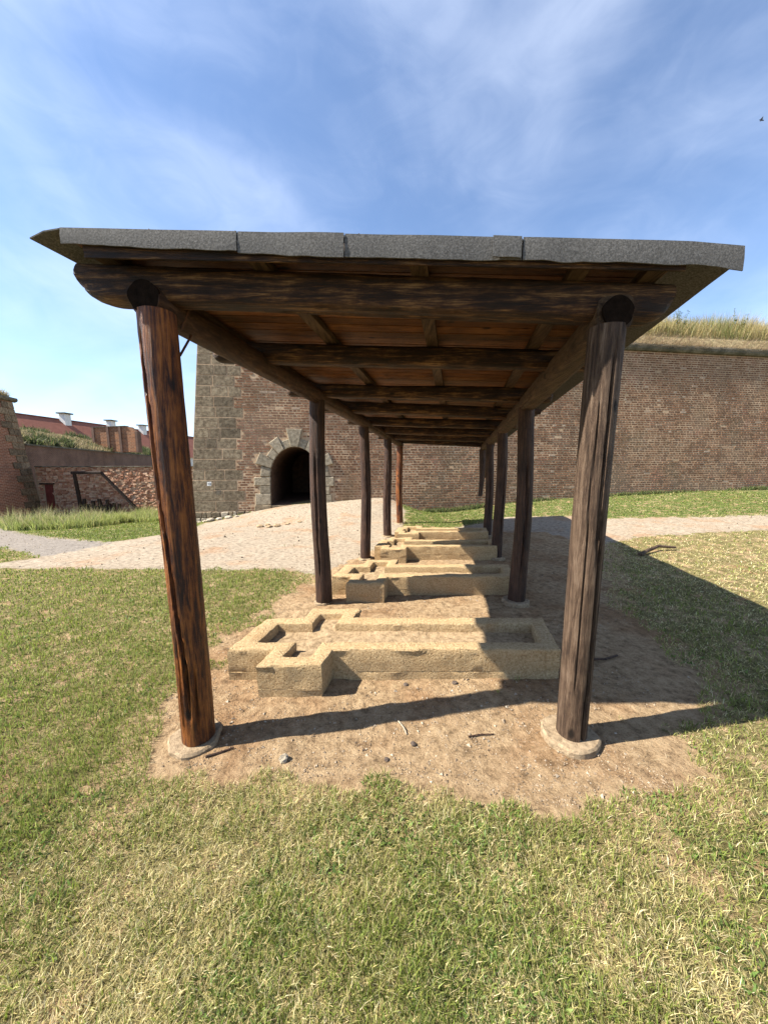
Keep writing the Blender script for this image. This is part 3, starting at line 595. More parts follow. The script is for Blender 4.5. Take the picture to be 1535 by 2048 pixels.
# worn patches: mortar washed over the bricks there
nb = len(BS); prd = .004 + .009 * rng.random(nb); prd = np.where(fbm(BS * .7, BZ * .9, 91, 4) > .57, prd * .45, prd); bh = .0305 - .005 * rng.random(nb)
vis = (BZ > .3) & (BZ < 5.0); stret = BW > .2; order = np.argsort(np.where(vis & stret, BS, 1e9)); single = np.zeros(nb, bool); single[order[:300]] = True
def brick_np(sel):
    s, z, wd, pr, h = BS[sel], BZ[sel], BW[sel], prd[sel], bh[sel]; c = len(s); V = np.zeros((c, 8, 3)); jx = rng.normal(0, .003, (c, 8)); jz = rng.normal(0, .0025, (c, 8))
    for q_, (a_, b_, o_) in enumerate(((-1, -1, 1), (1, -1, 1), (1, 1, 1), (-1, 1, 1), (-1, -1, 0), (1, -1, 0), (1, 1, 0), (-1, 1, 0))):
        inset = .004 * o_; S_ = s + a_ * (wd / 2 - inset) + jx[:, q_]; Z_ = z + b_ * (h - inset) + jz[:, q_]; O_ = pr if o_ else -.03 * np.ones(c)
        V[:, q_, :] = A0 + UW * S_[:, None] + NB * (BAT * Z_ - O_)[:, None]; V[:, q_, 2] = Z_
    Fq = np.array([(0, 1, 2, 3), (0, 4, 5, 1), (1, 5, 6, 2), (2, 6, 7, 3), (3, 7, 4, 0)]); return V, Fq
V, Fq = brick_np(~single); c = len(V); o_ = off(BA); allv = V.reshape(-1, 3) - np.array(o_); allf = (np.arange(c)[:, None, None] * 8 + Fq[None]).reshape(-1, 4)
m = bpy.data.meshes.new('brick_courses'); m.from_pydata(allv.tolist(), [], allf.tolist()); t = m.attributes.new('rnd', 'FLOAT', 'FACE'); rv = rng.random(c); rv = np.where(rv > .994, .99, rv * .95); t.data.foreach_set('value', np.repeat(rv, 5).astype(np.float32)); m.materials.append(M['brick'])
link(bpy.data.objects.new('brick_courses', m), BA, kind='stuff')
# the nearest bricks one by one, sharing one mesh
bmv = [(-.131, -.016, -.034), (.131, -.016, -.034), (.131, -.016, .034), (-.131, -.016, .034), (-.135, .03, -.037), (.135, .03, -.037), (.135, .03, .037), (-.135, .03, .037)]
bm_ = mesh_of('brick', bmv, [tuple(x) for x in Fq.tolist()]); bm_.materials.append(M['brick'])
nt = NB * 1.; yv = Vector((NB[0], NB[1], -BAT)).normalized(); xv = Vector(UW); zv = xv.cross(yv).normalized(); RM = Matrix((xv, yv, zv)).transposed().to_euler()
for j in np.where(single)[0]:
    o = bpy.data.objects.new('brick', bm_); o.location = Vector(W(BS[j], BZ[j], prd[j] - .016)) - o_; o.rotation_euler = RM; o.scale = (BW[j] / .27, 1, bh[j] / .037); link(o, BA)

# ---------------------------------------------------------------- blades of grass (numpy)
def blades(name, x, y, z, h, wd, lean, col, parent=None, az=None, **k):
    c = len(x); az = rng.uniform(0, 2 * np.pi, c) if az is None else az; fa = rng.uniform(0, 2 * np.pi, c); lx, ly = np.cos(az), np.sin(az); sx, sy = np.cos(fa), np.sin(fa)
    V = np.zeros((c, 5, 3)); hb = h * np.cos(lean); lb = h * np.sin(lean)
    for q_, (t, sd_, ww) in enumerate(((0, -1, 1), (0, 1, 1), (.55, 1, .8), (.55, -1, .8), (1, 0, 0))):
        V[:, q_, 0] = x + sx * sd_ * wd * ww * .5 + lx * lb * t ** 1.7; V[:, q_, 1] = y + sy * sd_ * wd * ww * .5 + ly * lb * t ** 1.7; V[:, q_, 2] = z + hb * (t if t < 1 else 1) - (.004 if t == 0 else 0)
    m = bpy.data.meshes.new(name); m.vertices.add(c * 5); m.vertices.foreach_set('co', V.ravel())
    li = (np.arange(c)[:, None] * 5 + np.array([0, 1, 2, 3, 3, 2, 4])[None]).ravel(); m.loops.add(len(li)); m.loops.foreach_set('vertex_index', li.astype(np.int32))
    m.polygons.add(c * 2); ls = (np.arange(c)[:, None] * 7 + np.array([0, 4])[None]).ravel(); m.polygons.foreach_set('loop_start', ls.astype(np.int32)); m.update(calc_edges=True); m.validate()
    t = m.color_attributes.new('col', 'FLOAT_COLOR', 'POINT'); cc = np.ones((c, 5, 4)); cc[:, :, :3] = col[:, None, :]; t.data.foreach_set('color', cc.ravel().astype(np.float32)); m.materials.append(M['blade'])
    return link(bpy.data.objects.new(name, m), parent, **k)
def pal(c, cols, wts):
    i = rng.choice(len(cols), c, p=np.array(wts) / sum(wts)); return np.array(cols)[i] * rng.uniform(.6, 1.4, (c, 1)) * rng.uniform(.93, 1.07, (c, 3))
GREEN = [(.18, .225, .040), (.225, .26, .060), (.275, .295, .092), (.13, .18, .036)]; DRY = [(.55, .47, .23), (.47, .41, .18), (.64, .57, .34), (.38, .34, .135)]
NBL = 480000
r_ = np.exp(rng.uniform(math.log(.55), math.log(20), NBL)); an = rng.uniform(R(-64), R(62), NBL); bx = r_ * np.sin(an); by = r_ * np.cos(an)
dd, pp, gg_, ll = zones(bx, by); wob = (fbm(bx * 5, by * 5, 5, 4) - .5) * 1.3
bare = np.maximum(dd, pp) + wob
ok = (bare < .50) | ((rng.random(NBL) < .035) & (dd > .5) & (r_ < 4) & False)
wallf = A0[1] + (bx - A0[0]) * .134; ok &= ~((bx > -6.5) & (by > wallf - .05)); ok &= (by < 18) & ~((bx < -12) & (by > 12.5))
thin = fbm(bx * 2.6, by * 2.6, 15, 4); ok &= rng.random(NBL) < np.where((r_ < 2.6) & (bx > -1.1), np.clip(1.15 - np.clip(thin - .54, 0, 1) * 4.5, .2, 1), 1)
bx, by, r2, ll, dd = bx[ok], by[ok], r_[ok], ll[ok], dd[ok]; c = len(bx); bz = zg(bx, by)
pn = fbm(bx * 1.1, by * 1.1, 31, 4); pn2 = fbm(bx * 5, by * 5, 44, 3)
gf = .40 + .22 * (pn - .5) * 3 + .22 * (pn2 - .5) * 3 + np.where(bx < -.9, .6 * np.clip((-bx - .9) / .7, 0, 1) * np.clip((by - .9) / .5, 0, 1), 0) - np.where((bx > 1.6) & (by > 3.2), .26, 0) - .05 * (bx > .9) + ll * .7 - .12 * (by < 1.15)
isg = rng.random(c) < np.clip(gf, .06, 1.)
col = np.where(isg[:, None], pal(c, GREEN, (3, 3, 2, 1.5)), pal(c, DRY, (3, 2, 2, 2)))
col = np.where((ll > .5)[:, None] & isg[:, None], col * np.array([.80, .82, .80]), col)
h = np.where(isg, rng.uniform(.025, .07, c), rng.uniform(.025, .07, c)) * (.52 + .52 * pn2); h *= np.where(r2 > 5, 1.05, 1)
lean = np.where(isg, rng.uniform(.15, 1.0, c), rng.uniform(.75, 1.5, c)); wd = np.where(isg, .0032, .0025) * rng.uniform(.7, 1.3, c) * np.maximum(1, r2 / 2.2)
blades('lawn_grass', bx, by, bz, h, wd, lean, col, kind='stuff', label='short half-dry green and straw coloured lawn grass', category='grass')
# clover and broad-leaved weeds in the turf
c = 26000; cr_ = np.exp(rng.uniform(math.log(.7), math.log(5), c)); ca = rng.uniform(R(-60), R(58), c); x = cr_ * np.sin(ca); y = cr_ * np.cos(ca); dv = zones(x, y)
okk = (np.maximum(dv[0], dv[1]) + (fbm(x * 5, y * 5, 5, 4) - .5) * 1.3 < .52) & (fbm(x * 2.3, y * 2.3, 88, 4) + .08 * (x < -.7) > .62); x, y = x[okk], y[okk]; c = len(x); rr_ = np.hypot(x, y)
blades('clover', x, y, zg(x, y) + .008, rng.uniform(.012, .028, c), rng.uniform(.007, .013, c) * np.maximum(1, rr_ / 3), rng.uniform(.7, 1.35, c), pal(c, [(.10, .165, .035), (.14, .21, .05), (.18, .24, .07)], (2, 2, 1)), kind='stuff', label='patches of clover and broad-leaved weeds in the lawn', category='clover')
# straw on the bare earth
c = 11000; x = rng.uniform(-1.6, 3.2, c); y = 1.35 + 4.2 * rng.random(c) ** 1.3; sdv, pv, _, _ = zones(x, y); okk = (sdv > .35) & (fbm(x * 2.2, y * 2.2, 66, 3) > .47); x, y = x[okk], y[okk]; c = len(x)
blades('loose_straw', x, y, zg(x, y) + .007, rng.uniform(.015, .055, c), np.full(c, .0017), np.full(c, 1.5), pal(c, [(.40, .30, .17), (.26, .18, .10), (.5, .41, .27)], (2, 2, 1)), kind='stuff', label='loose dry straw scattered on the bare earth', category='straw')
# wall-top grass on the bastion
mb = MB(); st = np.arange(-.3, SMAX, .8); rows = [(.06, 6.50), (-.4, 7.0), (-1.1, 7.55), (-2.4, 7.85), (-14, 8.0)]; vs = []; fs = []
for s in st:
    for (o_, z) in rows: vs.append(W(s, 6.4, o_)[:2] + (z + .22 * (float(fbm(np.array(s * .8), np.array(o_ * 1.)), ) - .5) if z > 6.6 else z,))
k = len(rows)
for i in range(len(st) - 1):
    for j in range(k - 1): fs.append((i * k + j, (i + 1) * k + j, (i + 1) * k + j + 1, i * k + j + 1))
mb.add(vs, fs); obj('earth_bank', mb, M['bank'], None, smooth=True, recalc=False, kind='structure')
c = 52000; s = rng.uniform(5, 30, c); d = rng.random(c) ** 2.1 * 3.2 - .10; x = A0[0] + UW[0] * s + NB[0] * (BAT * 6.4 + d); y = A0[1] + UW[1] * s + NB[1] * (BAT * 6.4 + d)
zz_ = np.interp(d, [.0, .4, 1.1, 2.4, 14], [6.50, 7.0, 7.55, 7.85, 8.0]) - .08; low = d < .45
hn = fbm(s * .9, d * .9, 12, 3); h = np.where(low, rng.uniform(.15, .42, c), rng.uniform(.5, 1.0, c)) * (.6 + .8 * hn); lean = np.where(low, rng.uniform(.7, 1.9, c), rng.uniform(.05, .6, c))
greenish = rng.random(c) < np.where(low, .04, np.clip(.25 + (fbm(s * .5, d, 3, 3) - .5) * 2.4, 0, .8))
col = np.where(greenish[:, None], pal(c, [(.15, .17, .05), (.20, .20, .07)], (1, 1)), np.where(low[:, None], pal(c, [(.26, .19, .12), (.36, .28, .18), (.18, .13, .08)], (2, 2, 1)), pal(c, [(.42, .34, .16), (.34, .27, .12), (.5, .43, .24)], (2, 2, 1))))
az = np.where(low, rng.normal(-1.45, .7, c), rng.uniform(0, 6.28, c)); blades('wall_top_grass', x, y, zz_, h, np.full(c, .012), lean, col, az=az, kind='stuff', label='long dry yellow grass growing on top of the brick fortress wall', category='grass')
# weeds and creeping plants along the wall foot
c = 9000; s = rng.uniform(7.3, 26, c); x = A0[0] + UW[0] * s - NB[0] * rng.uniform(.02, .28, c); y = A0[1] + UW[1] * s - NB[1] * rng.uniform(.02, .28, c); hh = fbm(s * .8, s * 0 + 4, 9, 3)
okk = rng.random(c) < np.clip((hh - .38) * 4, .05, 1); x, y, hh, s = x[okk], y[okk], hh[okk], s[okk]; c = len(x)
blades('wall_foot_weeds', x, y, zg(x, y), .06 + .26 * hh * rng.random(c), np.full(c, .022), rng.uniform(.1, 1., c), pal(c, [(.07, .10, .03), (.12, .15, .05), (.2, .18, .08)], (2, 2, 1)), kind='stuff', label='low green weeds along the foot of the brick fortress wall', category='weeds')
# tall grass bed left
c = 30000; t = .1 + .9 * rng.random(c); dp_ = rng.random(c) ** 1.3; fx = np.interp(t, [0, .12, .3, .6, 1], [-13.4, -12.4, -11.4, -10.9, -10.6]); fy = np.interp(t, [0, .12, .3, .6, 1], [11.9, 11.6, 11.9, 13.6, 16.8])
lump = (fbm(t * 17, dp_ * 3, 61, 3) - .5) * 1.3; x = fx - dp_ * 2.2 + lump + rng.normal(0, .12, c); y = fy + dp_ * 1.5 - lump * .6 + rng.normal(0, .12, c); hn = fbm(x * .9, y * .9, 17, 3); tallk = rng.random(c) < np.interp(t, [0, .35, .6, 1], [.07, .05, .02, .02])
h = (.16 + .85 * hn ** 1.3 * np.interp(t, [0, .5, 1], [1.15, 1., .8])) * rng.uniform(.6, 1.1, c) * np.clip(.55 + dp_ * .9, 0, 1.1) + tallk * .42
col = np.where(tallk[:, None], pal(c, [(.34, .30, .17), (.26, .27, .12)], (1, 1)), pal(c, [(.23, .28, .075), (.31, .34, .11), (.38, .40, .16), (.14, .18, .05)], (3, 3, 2, 1)))
blades('tall_grass', x, y, zg(x, y), h, np.where(tallk, .012, .016), rng.uniform(.05, .8, c), col, kind='stuff', label='bed of tall green grass in front of the rubble wall', category='grass')

# leafy weeds on the wall top
def weed(loc, h, ns, label, seed):
    r = random.Random(seed); T = thing('weed_plant', loc, label, 'plant', 'leafy weeds on the wall top'); st_ = MB(); lf = MB()
    for i in range(ns):
        dx, dy = r.uniform(-.35, .35) * h, r.uniform(-.2, .2) * h; hh = h * r.uniform(.6, 1.); b0 = (loc[0] + dx * .4, loc[1] + dy * .4, loc[2] - .1); b1 = (loc[0] + dx, loc[1] + dy, loc[2] + hh)
        log(st_, b0, b1, .008, .004, i, 3, 5, 0)
        for j in range(int(16 * hh / h) + 6):
            t = r.uniform(.25, 1.); a = r.uniform(0, 6.28); l = r.uniform(.06, .13) * (1.2 - .6 * t); q0 = [b0[k] + (b1[k] - b0[k]) * t for k in range(3)]; tip = (q0[0] + l * math.cos(a), q0[1] + l * math.sin(a), q0[2] + l * r.uniform(-.3, .6))
            sx, sy = -math.sin(a) * l * .28, math.cos(a) * l * .28; md = [(q0[k] + tip[k]) / 2 for k in range(3)]
            lf.add([q0, (md[0] + sx, md[1] + sy, md[2] + .015), tip, (md[0] - sx, md[1] - sy, md[2] + .015)], [(0, 1, 2, 3)])
    obj('stem', st_, M['leaf'], T); obj('leaves', lf, M['leaf'], T, recalc=False)
M['leaf'] = plain('weed_leaf', [(.07, .11, .03), (.15, .19, .06)], 5, .6)
def wt(s, d, z): return tuple(A0 + UW * s + NB * (BAT * 6.4 + d))[:2] + (z,)
weed(wt(19.9, .9, 7.45), 1.0, 9, 'bushy green weed in the dry grass on the wall top, near the roof corner', 1)
weed(wt(22.9, .9, 7.45), 1.15, 6, 'tall leafy weed on the wall top at the right edge of the photo', 2)
weed(wt(18.6, 1.2, 7.55), .8, 4, 'thin dark weed stalks on the wall top, closest to the shelter roof', 3)

# ---------------------------------------------------------------- left side: second bastion, rubble wall, curtain wall, roofs
def lbox(mb, pts, z0, z1): k = len(pts); mb.prism([(*p, z0) for p in pts], [(*p, z1) for p in pts])
TW = thing('brick_bastion', (-22.4, 22, -1.4), 'shaded brick bastion corner with grassy top at the left edge of the photo', 'fortress wall')
def TQ(s, z, o=0.): # s towards the camera along the face, corner at s=0
    return (-22.15 - .09 * z + .20 * s + o, 22.0 - s - .09 * z * .6, z)
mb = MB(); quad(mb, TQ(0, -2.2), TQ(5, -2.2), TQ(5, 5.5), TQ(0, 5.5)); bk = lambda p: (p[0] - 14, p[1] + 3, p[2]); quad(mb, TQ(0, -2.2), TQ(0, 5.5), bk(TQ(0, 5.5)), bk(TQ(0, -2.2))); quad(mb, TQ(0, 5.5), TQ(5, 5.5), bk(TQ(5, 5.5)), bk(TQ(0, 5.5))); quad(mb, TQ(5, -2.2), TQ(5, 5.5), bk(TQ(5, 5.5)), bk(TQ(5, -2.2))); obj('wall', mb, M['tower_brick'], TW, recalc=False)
z = -1.4; ci = 0
while z < 5.4:
    z1 = min(z + .40, 5.45); wdt = .85 + .35 * (ci % 2); cut = wdt * random.uniform(.35, .6)
    for a_, b_ in ((0, cut), (cut, wdt)):
        mb = MB(); mb.box((a_ + .015, -.2, z + .012), (b_ - .015, .03 + random.uniform(0, .03), z1 - .012), lambda s, o, zz: TQ(s, zz, o)); obj('corner_stone', mb, M['quoin'], TW)
    z = z1; ci += 1
mb = MB(); vs = []; fs = []; prof = [(-.05, 5.42), (.14, 5.48), (.20, 5.58), (.18, 5.68), (-.3, 5.72)]; st = [-.25, 0, 1, 3, 5]
for s in st:
    for o_, z in prof: vs.append(TQ(s, z, o_))
k = len(prof)
for i in range(len(st) - 1):
    for j in range(k - 1): fs.append((i * k + j, (i + 1) * k + j, (i + 1) * k + j + 1, i * k + j + 1))
fs.append(tuple(range(k))); mb.add(vs, fs); obj('cornice', mb, M['cornice'], TW)
mb = MB(); vs = []; fs = []; st = np.arange(-.2, 5.2, .6)
for s in st:
    for o_, z in ((.0, 5.68), (-.5, 6.05), (-1.3, 6.7), (-2.6, 7.3), (-9, 7.5)):
        e = min(1, .2 + s * .45); vs.append((TQ(s, 5.6, o_)[0], TQ(s, 5.6)[1], 5.68 + (z - 5.68) * e))
for i in range(len(st) - 1):
    for j in range(4): fs.append((i * 5 + j, (i + 1) * 5 + j, (i + 1) * 5 + j + 1, i * 5 + j + 1))
mb.add(vs, fs); obj('earth_bank', mb, M['bank'], None, smooth=True, recalc=False, kind='structure')
c = 14000; s = rng.uniform(0, 5, c); d = rng.random(c) * 2.8; e = np.minimum(1, .2 + s * .45); x = -22.15 - .09 * 5.6 + .2 * s - d; y = 22 - s - .09 * 5.6 * .6; zz_ = 5.63 + np.interp(d, [0, .5, 1.3, 2.6, 9], [0, .37, 1.02, 1.6, 1.8]) * e
blades('wall_top_grass', x, y, zz_, rng.uniform(.2, .6, c), np.full(c, .02), rng.uniform(.1, 1.2, c), pal(c, [(.26, .2, .11), (.18, .16, .07), (.36, .29, .17), (.10, .11, .04)], (2, 2, 2, 2)), kind='stuff', label='dry brown grass on top of the bastion at the left edge', category='grass')

RW = thing('rubble_wall', (-17, 22, -1.4), 'low rough reddish rubble wall, half in shadow, behind the tall grass', 'wall')
mb = MB(); mb.box((-22.1, 22.0, -2.2), (-11.0, 22.6, 1.50)); obj('wall_core', mb, M['mortar'], RW)
mb = MB(); mb.box((-22.0, 21.9, 1.503), (-11.0, 22.65, 1.57)); obj('coping', mb, M['cornice'], RW)
vs = []; fs = []; rnd = []; z = -1.7; row = 0
while z < 1.46:
    hh = random.uniform(.07, .14); x = -22.05 + random.uniform(0, .2)
    while x < -11.05:
        wd = random.uniform(.10, .30); pr = random.uniform(.01, .085); j = lambda: random.uniform(-.018, .018)
        if not (-21.72 < x + wd / 2 < -20.98 and z < .42):
            o = len(vs); x1 = min(x + wd - .02, -11.0)
            vs += [(x + j(), 22 - pr, z + j()), (x1 + j(), 22 - pr + j(), z + j()), (x1 + j(), 22 - pr, min(z + hh - .015, 1.49) + j()), (x + j(), 22 - pr + j(), min(z + hh - .015, 1.49) + j()), (x - .01, 22.02, z - .01), (x1 + .01, 22.02, z - .01), (x1 + .01, 22.02, z + hh - .01), (x - .01, 22.02, z + hh - .01)]
            fs += [(o, o + 1, o + 2, o + 3), (o, o + 4, o + 5, o + 1), (o + 1, o + 5, o + 6, o + 2), (o + 2, o + 6, o + 7, o + 3), (o + 3, o + 7, o + 4, o)]; rnd += [random.random()] * 5
        x += wd
    z += hh
o_ = off(RW); m = mesh_of('rubble_stones', [(p[0] - o_.x, p[1] - o_.y, p[2] - o_.z) for p in vs], fs); t = m.attributes.new('rnd', 'FLOAT', 'FACE'); t.data.foreach_set('value', rnd); m.materials.append(M['rubble']); link(bpy.data.objects.new('rubble_stones', m), RW, kind='stuff')
dr = MB(); dr.box((-21.55, 21.955, -1.45), (-21.06, 21.995, .40)); door = obj('door', dr, M['door'], RW)
mb = MB(); [mb.box((-21.53 + i * .16, 21.945, -1.43), (-21.53 + i * .16 + .14, 21.953, .38)) for i in range(3)]; obj('door_board', mb, M['door'], door)
mb = MB(); mb.box((-21.85, 21.90, .41), (-20.95, 22.05, .49)); obj('lintel', mb, M['frame_wood'], RW)
# timber frame before the rubble wall
TF = thing('timber_trestle', (-18.6, 20.8, -1.3), 'dark leaning timber frame of post and top beam, with a bar in place of its sloping shadow, before the rubble wall', 'timber frame')
mb = MB(); log(mb, (-18.35, 20.8, -1.4), (-18.55, 20.8, 1.15), .10, .08, 3, 12, 12, .06, sq=5); obj('post', mb, M['frame_wood'], TF)
mb = MB(); log(mb, (-18.70, 20.8, 1.17), (-16.90, 20.8, 1.17), .085, .085, 4, 12, 12, .05, sq=5); obj('beam', mb, M['frame_wood'], TF)
mb = MB(); log(mb, (-16.92, 20.8, 1.15), (-15.0, 20.95, -1.15), .075, .075, 5, 12, 12, .06, sq=5); obj('shadow_bar', mb, M['frame_wood'], TF)  # solid bar standing in for the beam's sloping shadow on the wall
TS = thing('timber_stack', (-17.0, 20.6, -1.4), 'heap of blackened timber offcuts in the tall grass by the rubble wall', 'timber')
for i in range(11):
    mb = MB(); x = -17.75 + i * .19; log(mb, (x, 20.3 + .1 * (i % 3), -1.5), (x + random.uniform(-.12, .12), 20.4, -.55 + random.uniform(-.25, .22)), .085, .08, i, 5, 10, .1, sq=4); obj('timber_piece', mb, M['frame_wood'], TS)

CW = thing('curtain_wall', (-32, 40, -2), 'dark flat brick curtain wall with a green bank on top, left background', 'fortress wall')
cw0 = np.array([-27.6, 27.0]); cw1 = np.array([-41.5, 66.0])
def CWp(t, z, o=0.): p = cw0 + (cw1 - cw0) * t; return (p[0] + o, p[1] + o * .3, z)
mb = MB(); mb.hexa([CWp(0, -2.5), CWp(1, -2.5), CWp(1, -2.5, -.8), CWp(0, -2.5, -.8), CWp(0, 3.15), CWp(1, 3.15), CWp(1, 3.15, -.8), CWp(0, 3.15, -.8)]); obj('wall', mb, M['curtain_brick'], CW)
mb = MB(); mb.hexa([CWp(0, 3.153, .1), CWp(1, 3.153, .1), CWp(1, 3.153, -.8), CWp(0, 3.153, -.8), CWp(0, 3.27, .1), CWp(1, 3.27, .1), CWp(1, 3.27, -.8), CWp(0, 3.27, -.8)]); obj('coping', mb, M['cornice'], CW)
mb = MB(); vs = []; fs = []; st = np.linspace(-.05, 1, 40); rows = [(-.0, 3.24), (-1., 3.7), (-2.6, 4.5), (-5, 5.0), (-16, 5.2)]
for t_ in st:
    for o_, z in rows: p = CWp(t_, z, o_); vs.append((p[0], p[1], z + (.5 * (float(fbm(np.array(t_ * 22.), np.array(o_ * .8), 4)) - .5) if z > 3.3 else 0)))
for i in range(len(st) - 1):
    for j in range(4): fs.append((i * 5 + j, (i + 1) * 5 + j, (i + 1) * 5 + j + 1, i * 5 + j + 1))
mb.add(vs, fs); obj('earth_bank', mb, M['bank_far'], None, smooth=True, recalc=False, kind='structure')
c = 34000; t_ = rng.random(c) * .95; o_ = rng.random(c) ** .8 * 5.; x = cw0[0] + (cw1[0] - cw0[0]) * t_ - o_; y = cw0[1] + (cw1[1] - cw0[1]) * t_ - o_ * .3; zz_ = np.interp(o_, [0, 1, 2.6, 5], [3.2, 3.6, 4.4, 4.9]); cl_ = fbm(t_ * 26, o_ * .9, 8, 3)
gr = cl_ > .52; h = np.where(gr, rng.uniform(.3, .9, c) * (.5 + 1.2 * np.clip(cl_ - .5, 0, 1) * 3), rng.uniform(.2, .55, c))
blades('bank_scrub', x, y, zz_, h, np.where(gr, .09, .05), rng.uniform(.1, 1.1, c), np.where(gr[:, None], pal(c, [(.055, .075, .028), (.085, .10, .04), (.13, .13, .06)], (2, 2, 1)), pal(c, [(.30, .25, .14), (.22, .18, .10), (.14, .13, .06)], (2, 2, 1))), kind='stuff', label='dry grass and green scrub on the bank above the curtain wall', category='scrub')
# ruined brick shed on the bank
RU = thing('brick_ruin', (-31, 43, 4.6), 'sunlit roofless brick ruin with dark pilasters on the bank before the red roof', 'ruin')
RUY = 43.0
rpx = lambda px: (px - 767.5) / 690 * RUY * .991
tops = [(190, 6.15), (225, 6.25), (255, 6.3), (268, 6.25), (279, 5.6)]
mb = MB(); fr = [(rpx(190), RUY, 3.4)] + [(rpx(279), RUY, 3.2)] + [(rpx(p), RUY, z) for p, z in reversed(tops)]; mb.prism(fr, [(p[0], p[1] + .5, p[2]) for p in fr]); obj('wall', mb, M['ruin_brick'], RU)
for p, z in ((194, 6.2), (223, 6.3), (247, 6.3), (279, 5.7)):
    mb = MB(); mb.box((rpx(p) - .14, RUY - .12, 3.2), (rpx(p) + .14, RUY + .55, z)); obj('pilaster', mb, M['curtain_brick'], RU)
mb = MB(); mb.hexa([(rpx(190), RUY - .1, 6.153), (rpx(258), RUY - .1, 6.33), (rpx(258), RUY + .6, 6.33), (rpx(190), RUY + .6, 6.153), (rpx(190), RUY - .1, 6.23), (rpx(258), RUY - .1, 6.41), (rpx(258), RUY + .6, 6.41), (rpx(190), RUY + .6, 6.23)]); obj('capping', mb, M['cornice'], RU)
# long red roofed building
BD = thing('long_building', (-55, 70, 0), 'long building with red tiled roof and white chimneys, left background', 'building')
r0 = np.array([-52.5, 46.]); r1 = np.array([-49.4, 96.])
def RP(t, z, o): p = r0 + (r1 - r0) * t; return (p[0] + o, p[1], z)
mb = MB(); mb.add([RP(0, 8.95, 0), RP(1, 8.95, 0), RP(1, 3.4, 6.5), RP(0, 3.4, 6.5), RP(0, 3.4, -6.5), RP(1, 3.4, -6.5)], [(0, 1, 2, 3), (1, 0, 4, 5), (0, 3, 4), (1, 5, 2)]); rf = obj('roof', mb, M['tile'], BD)
mb = MB(); mb.hexa([RP(0, 8.90, -.2), RP(1, 8.90, -.2), RP(1, 8.90, .2), RP(0, 8.90, .2), RP(0, 9.03, -.1), RP(1, 9.03, -.1), RP(1, 9.03, .1), RP(0, 9.03, .1)]); obj('ridge', mb, M['tile'], rf)
mb = MB(); mb.hexa([RP(0, -2, 6), RP(1, -2, 6), RP(1, -2, -6), RP(0, -2, -6), RP(0, 3.7, 6), RP(1, 3.7, 6), RP(1, 3.7, -6), RP(0, 3.7, -6)]); obj('wall', mb, M['white'], BD)
for pxx in (133, 223, 285):
    k_ = (pxx - 767.5) / 690 * .991; t = (r0[0] - k_ * r0[1]) / (k_ * (r1[1] - r0[1]) - (r1[0] - r0[0])); p = RP(t, 0, .7)
    mb = MB(); mb.box((p[0] - .45, p[1] - .55, 7.6), (p[0] + .45, p[1] + .55, 9.75)); ch_ = obj('chimney', mb, M['white'], rf)
for cc_ in [o for o in bpy.data.objects if o.name.startswith('chimney')]:
    v_ = [cc_.data.vertices[i].co + off(cc_.parent) for i in range(8)]; x0 = min(p.x for p in v_); x1 = max(p.x for p in v_); y0 = min(p.y for p in v_); y1 = max(p.y for p in v_)
    mb = MB(); mb.box((x0 - .25, y0 - .25, 9.753), (x1 + .25, y1 + .25, 9.95)); o = obj('chimney_cap', mb, M['cornice'], BD)

# ---------------------------------------------------------------- small things
def rock(name, loc, r, mat, label, cat, seed, group=None, flat=.65):
    import bmesh
    b = bmesh.new(); bmesh.ops.create_icosphere(b, subdivisions=2, radius=r); g = np.random.default_rng(seed); ph = g.uniform(0, 9, 3)
    for v in b.verts:
        d = v.co.normalized(); k = .62 + .75 * float(fbm(np.array(d.x * 1.5 + ph[0]), np.array(d.y * 1.5 + d.z * 1.2 + ph[1]), seed, 2)); v.co = v.co * k; v.co.z *= flat
    m = bpy.data.meshes.new(name); b.to_mesh(m); b.free(); m.materials.append(mat); o = bpy.data.objects.new(name, m); o.location = (loc[0], loc[1], (float(zg(loc[0], loc[1])) if len(loc) < 3 else loc[2]) + r * .25); o.rotation_euler = (0, 0, seed); COL.objects.link(o); o['label'] = label; o['category'] = cat
    if group: o['group'] = group
    return o
rock('stone', (-.545, 1.68), .024, M['lime'], 'small pale stone on the earth near the front grass edge', 'stone', 1, flat=1.1)
rock('earth_clod', (.015, 1.70), .014, M['darkstone'], 'small dark clod on bare earth, right of the pale stone', 'clod', 2)
rock('stone', (.04, 3.0 - .02, .155), .022, M['lime'], 'white stone lying inside the nearest planter', 'stone', 3)
rock('stone', (-.24, 3.06, .245), .03, M['concrete'], 'stone on the rear rim of the nearest planter', 'stone', 4, flat=.9)
rock('earth_clod', (.16, 2.35), .020, M['darkstone'], 'dark clod in front of the nearest planter wall', 'clod', 5)
rock('earth_clod', (.52, 2.36), .020, M['darkstone'], 'dark clod close to the roof shadow before the nearest planter', 'clod', 6)
rock('earth_clod', (.17, 1.80), .016, M['darkstone'], 'dark clod between the two front posts', 'clod', 9)
ORD6 = ['second from the left', 'biggest', 'third from the right', 'second from the right', 'rightmost', 'leftmost']
ORD8 = ['leftmost and biggest', 'third from the left', 'fourth from the left', 'fifth from the left', 'third from the right', 'second from the left', 'second from the right', 'rightmost']
RUB = 'loose stones at the foot of the corner'
for i, (x, y, r) in enumerate(((-5.95, 11.35, .09), (-5.75, 11.3, .15), (-5.5, 11.4, .11), (-5.2, 11.45, .13), (-4.95, 11.5, .08), (-6.1, 11.3, .07))):
    rock('stone', (x, y), r, M['lime'], ORD6[i] + ' of the pale loose stones lying below the stone corner', 'stone', 20 + i, RUB, .5)
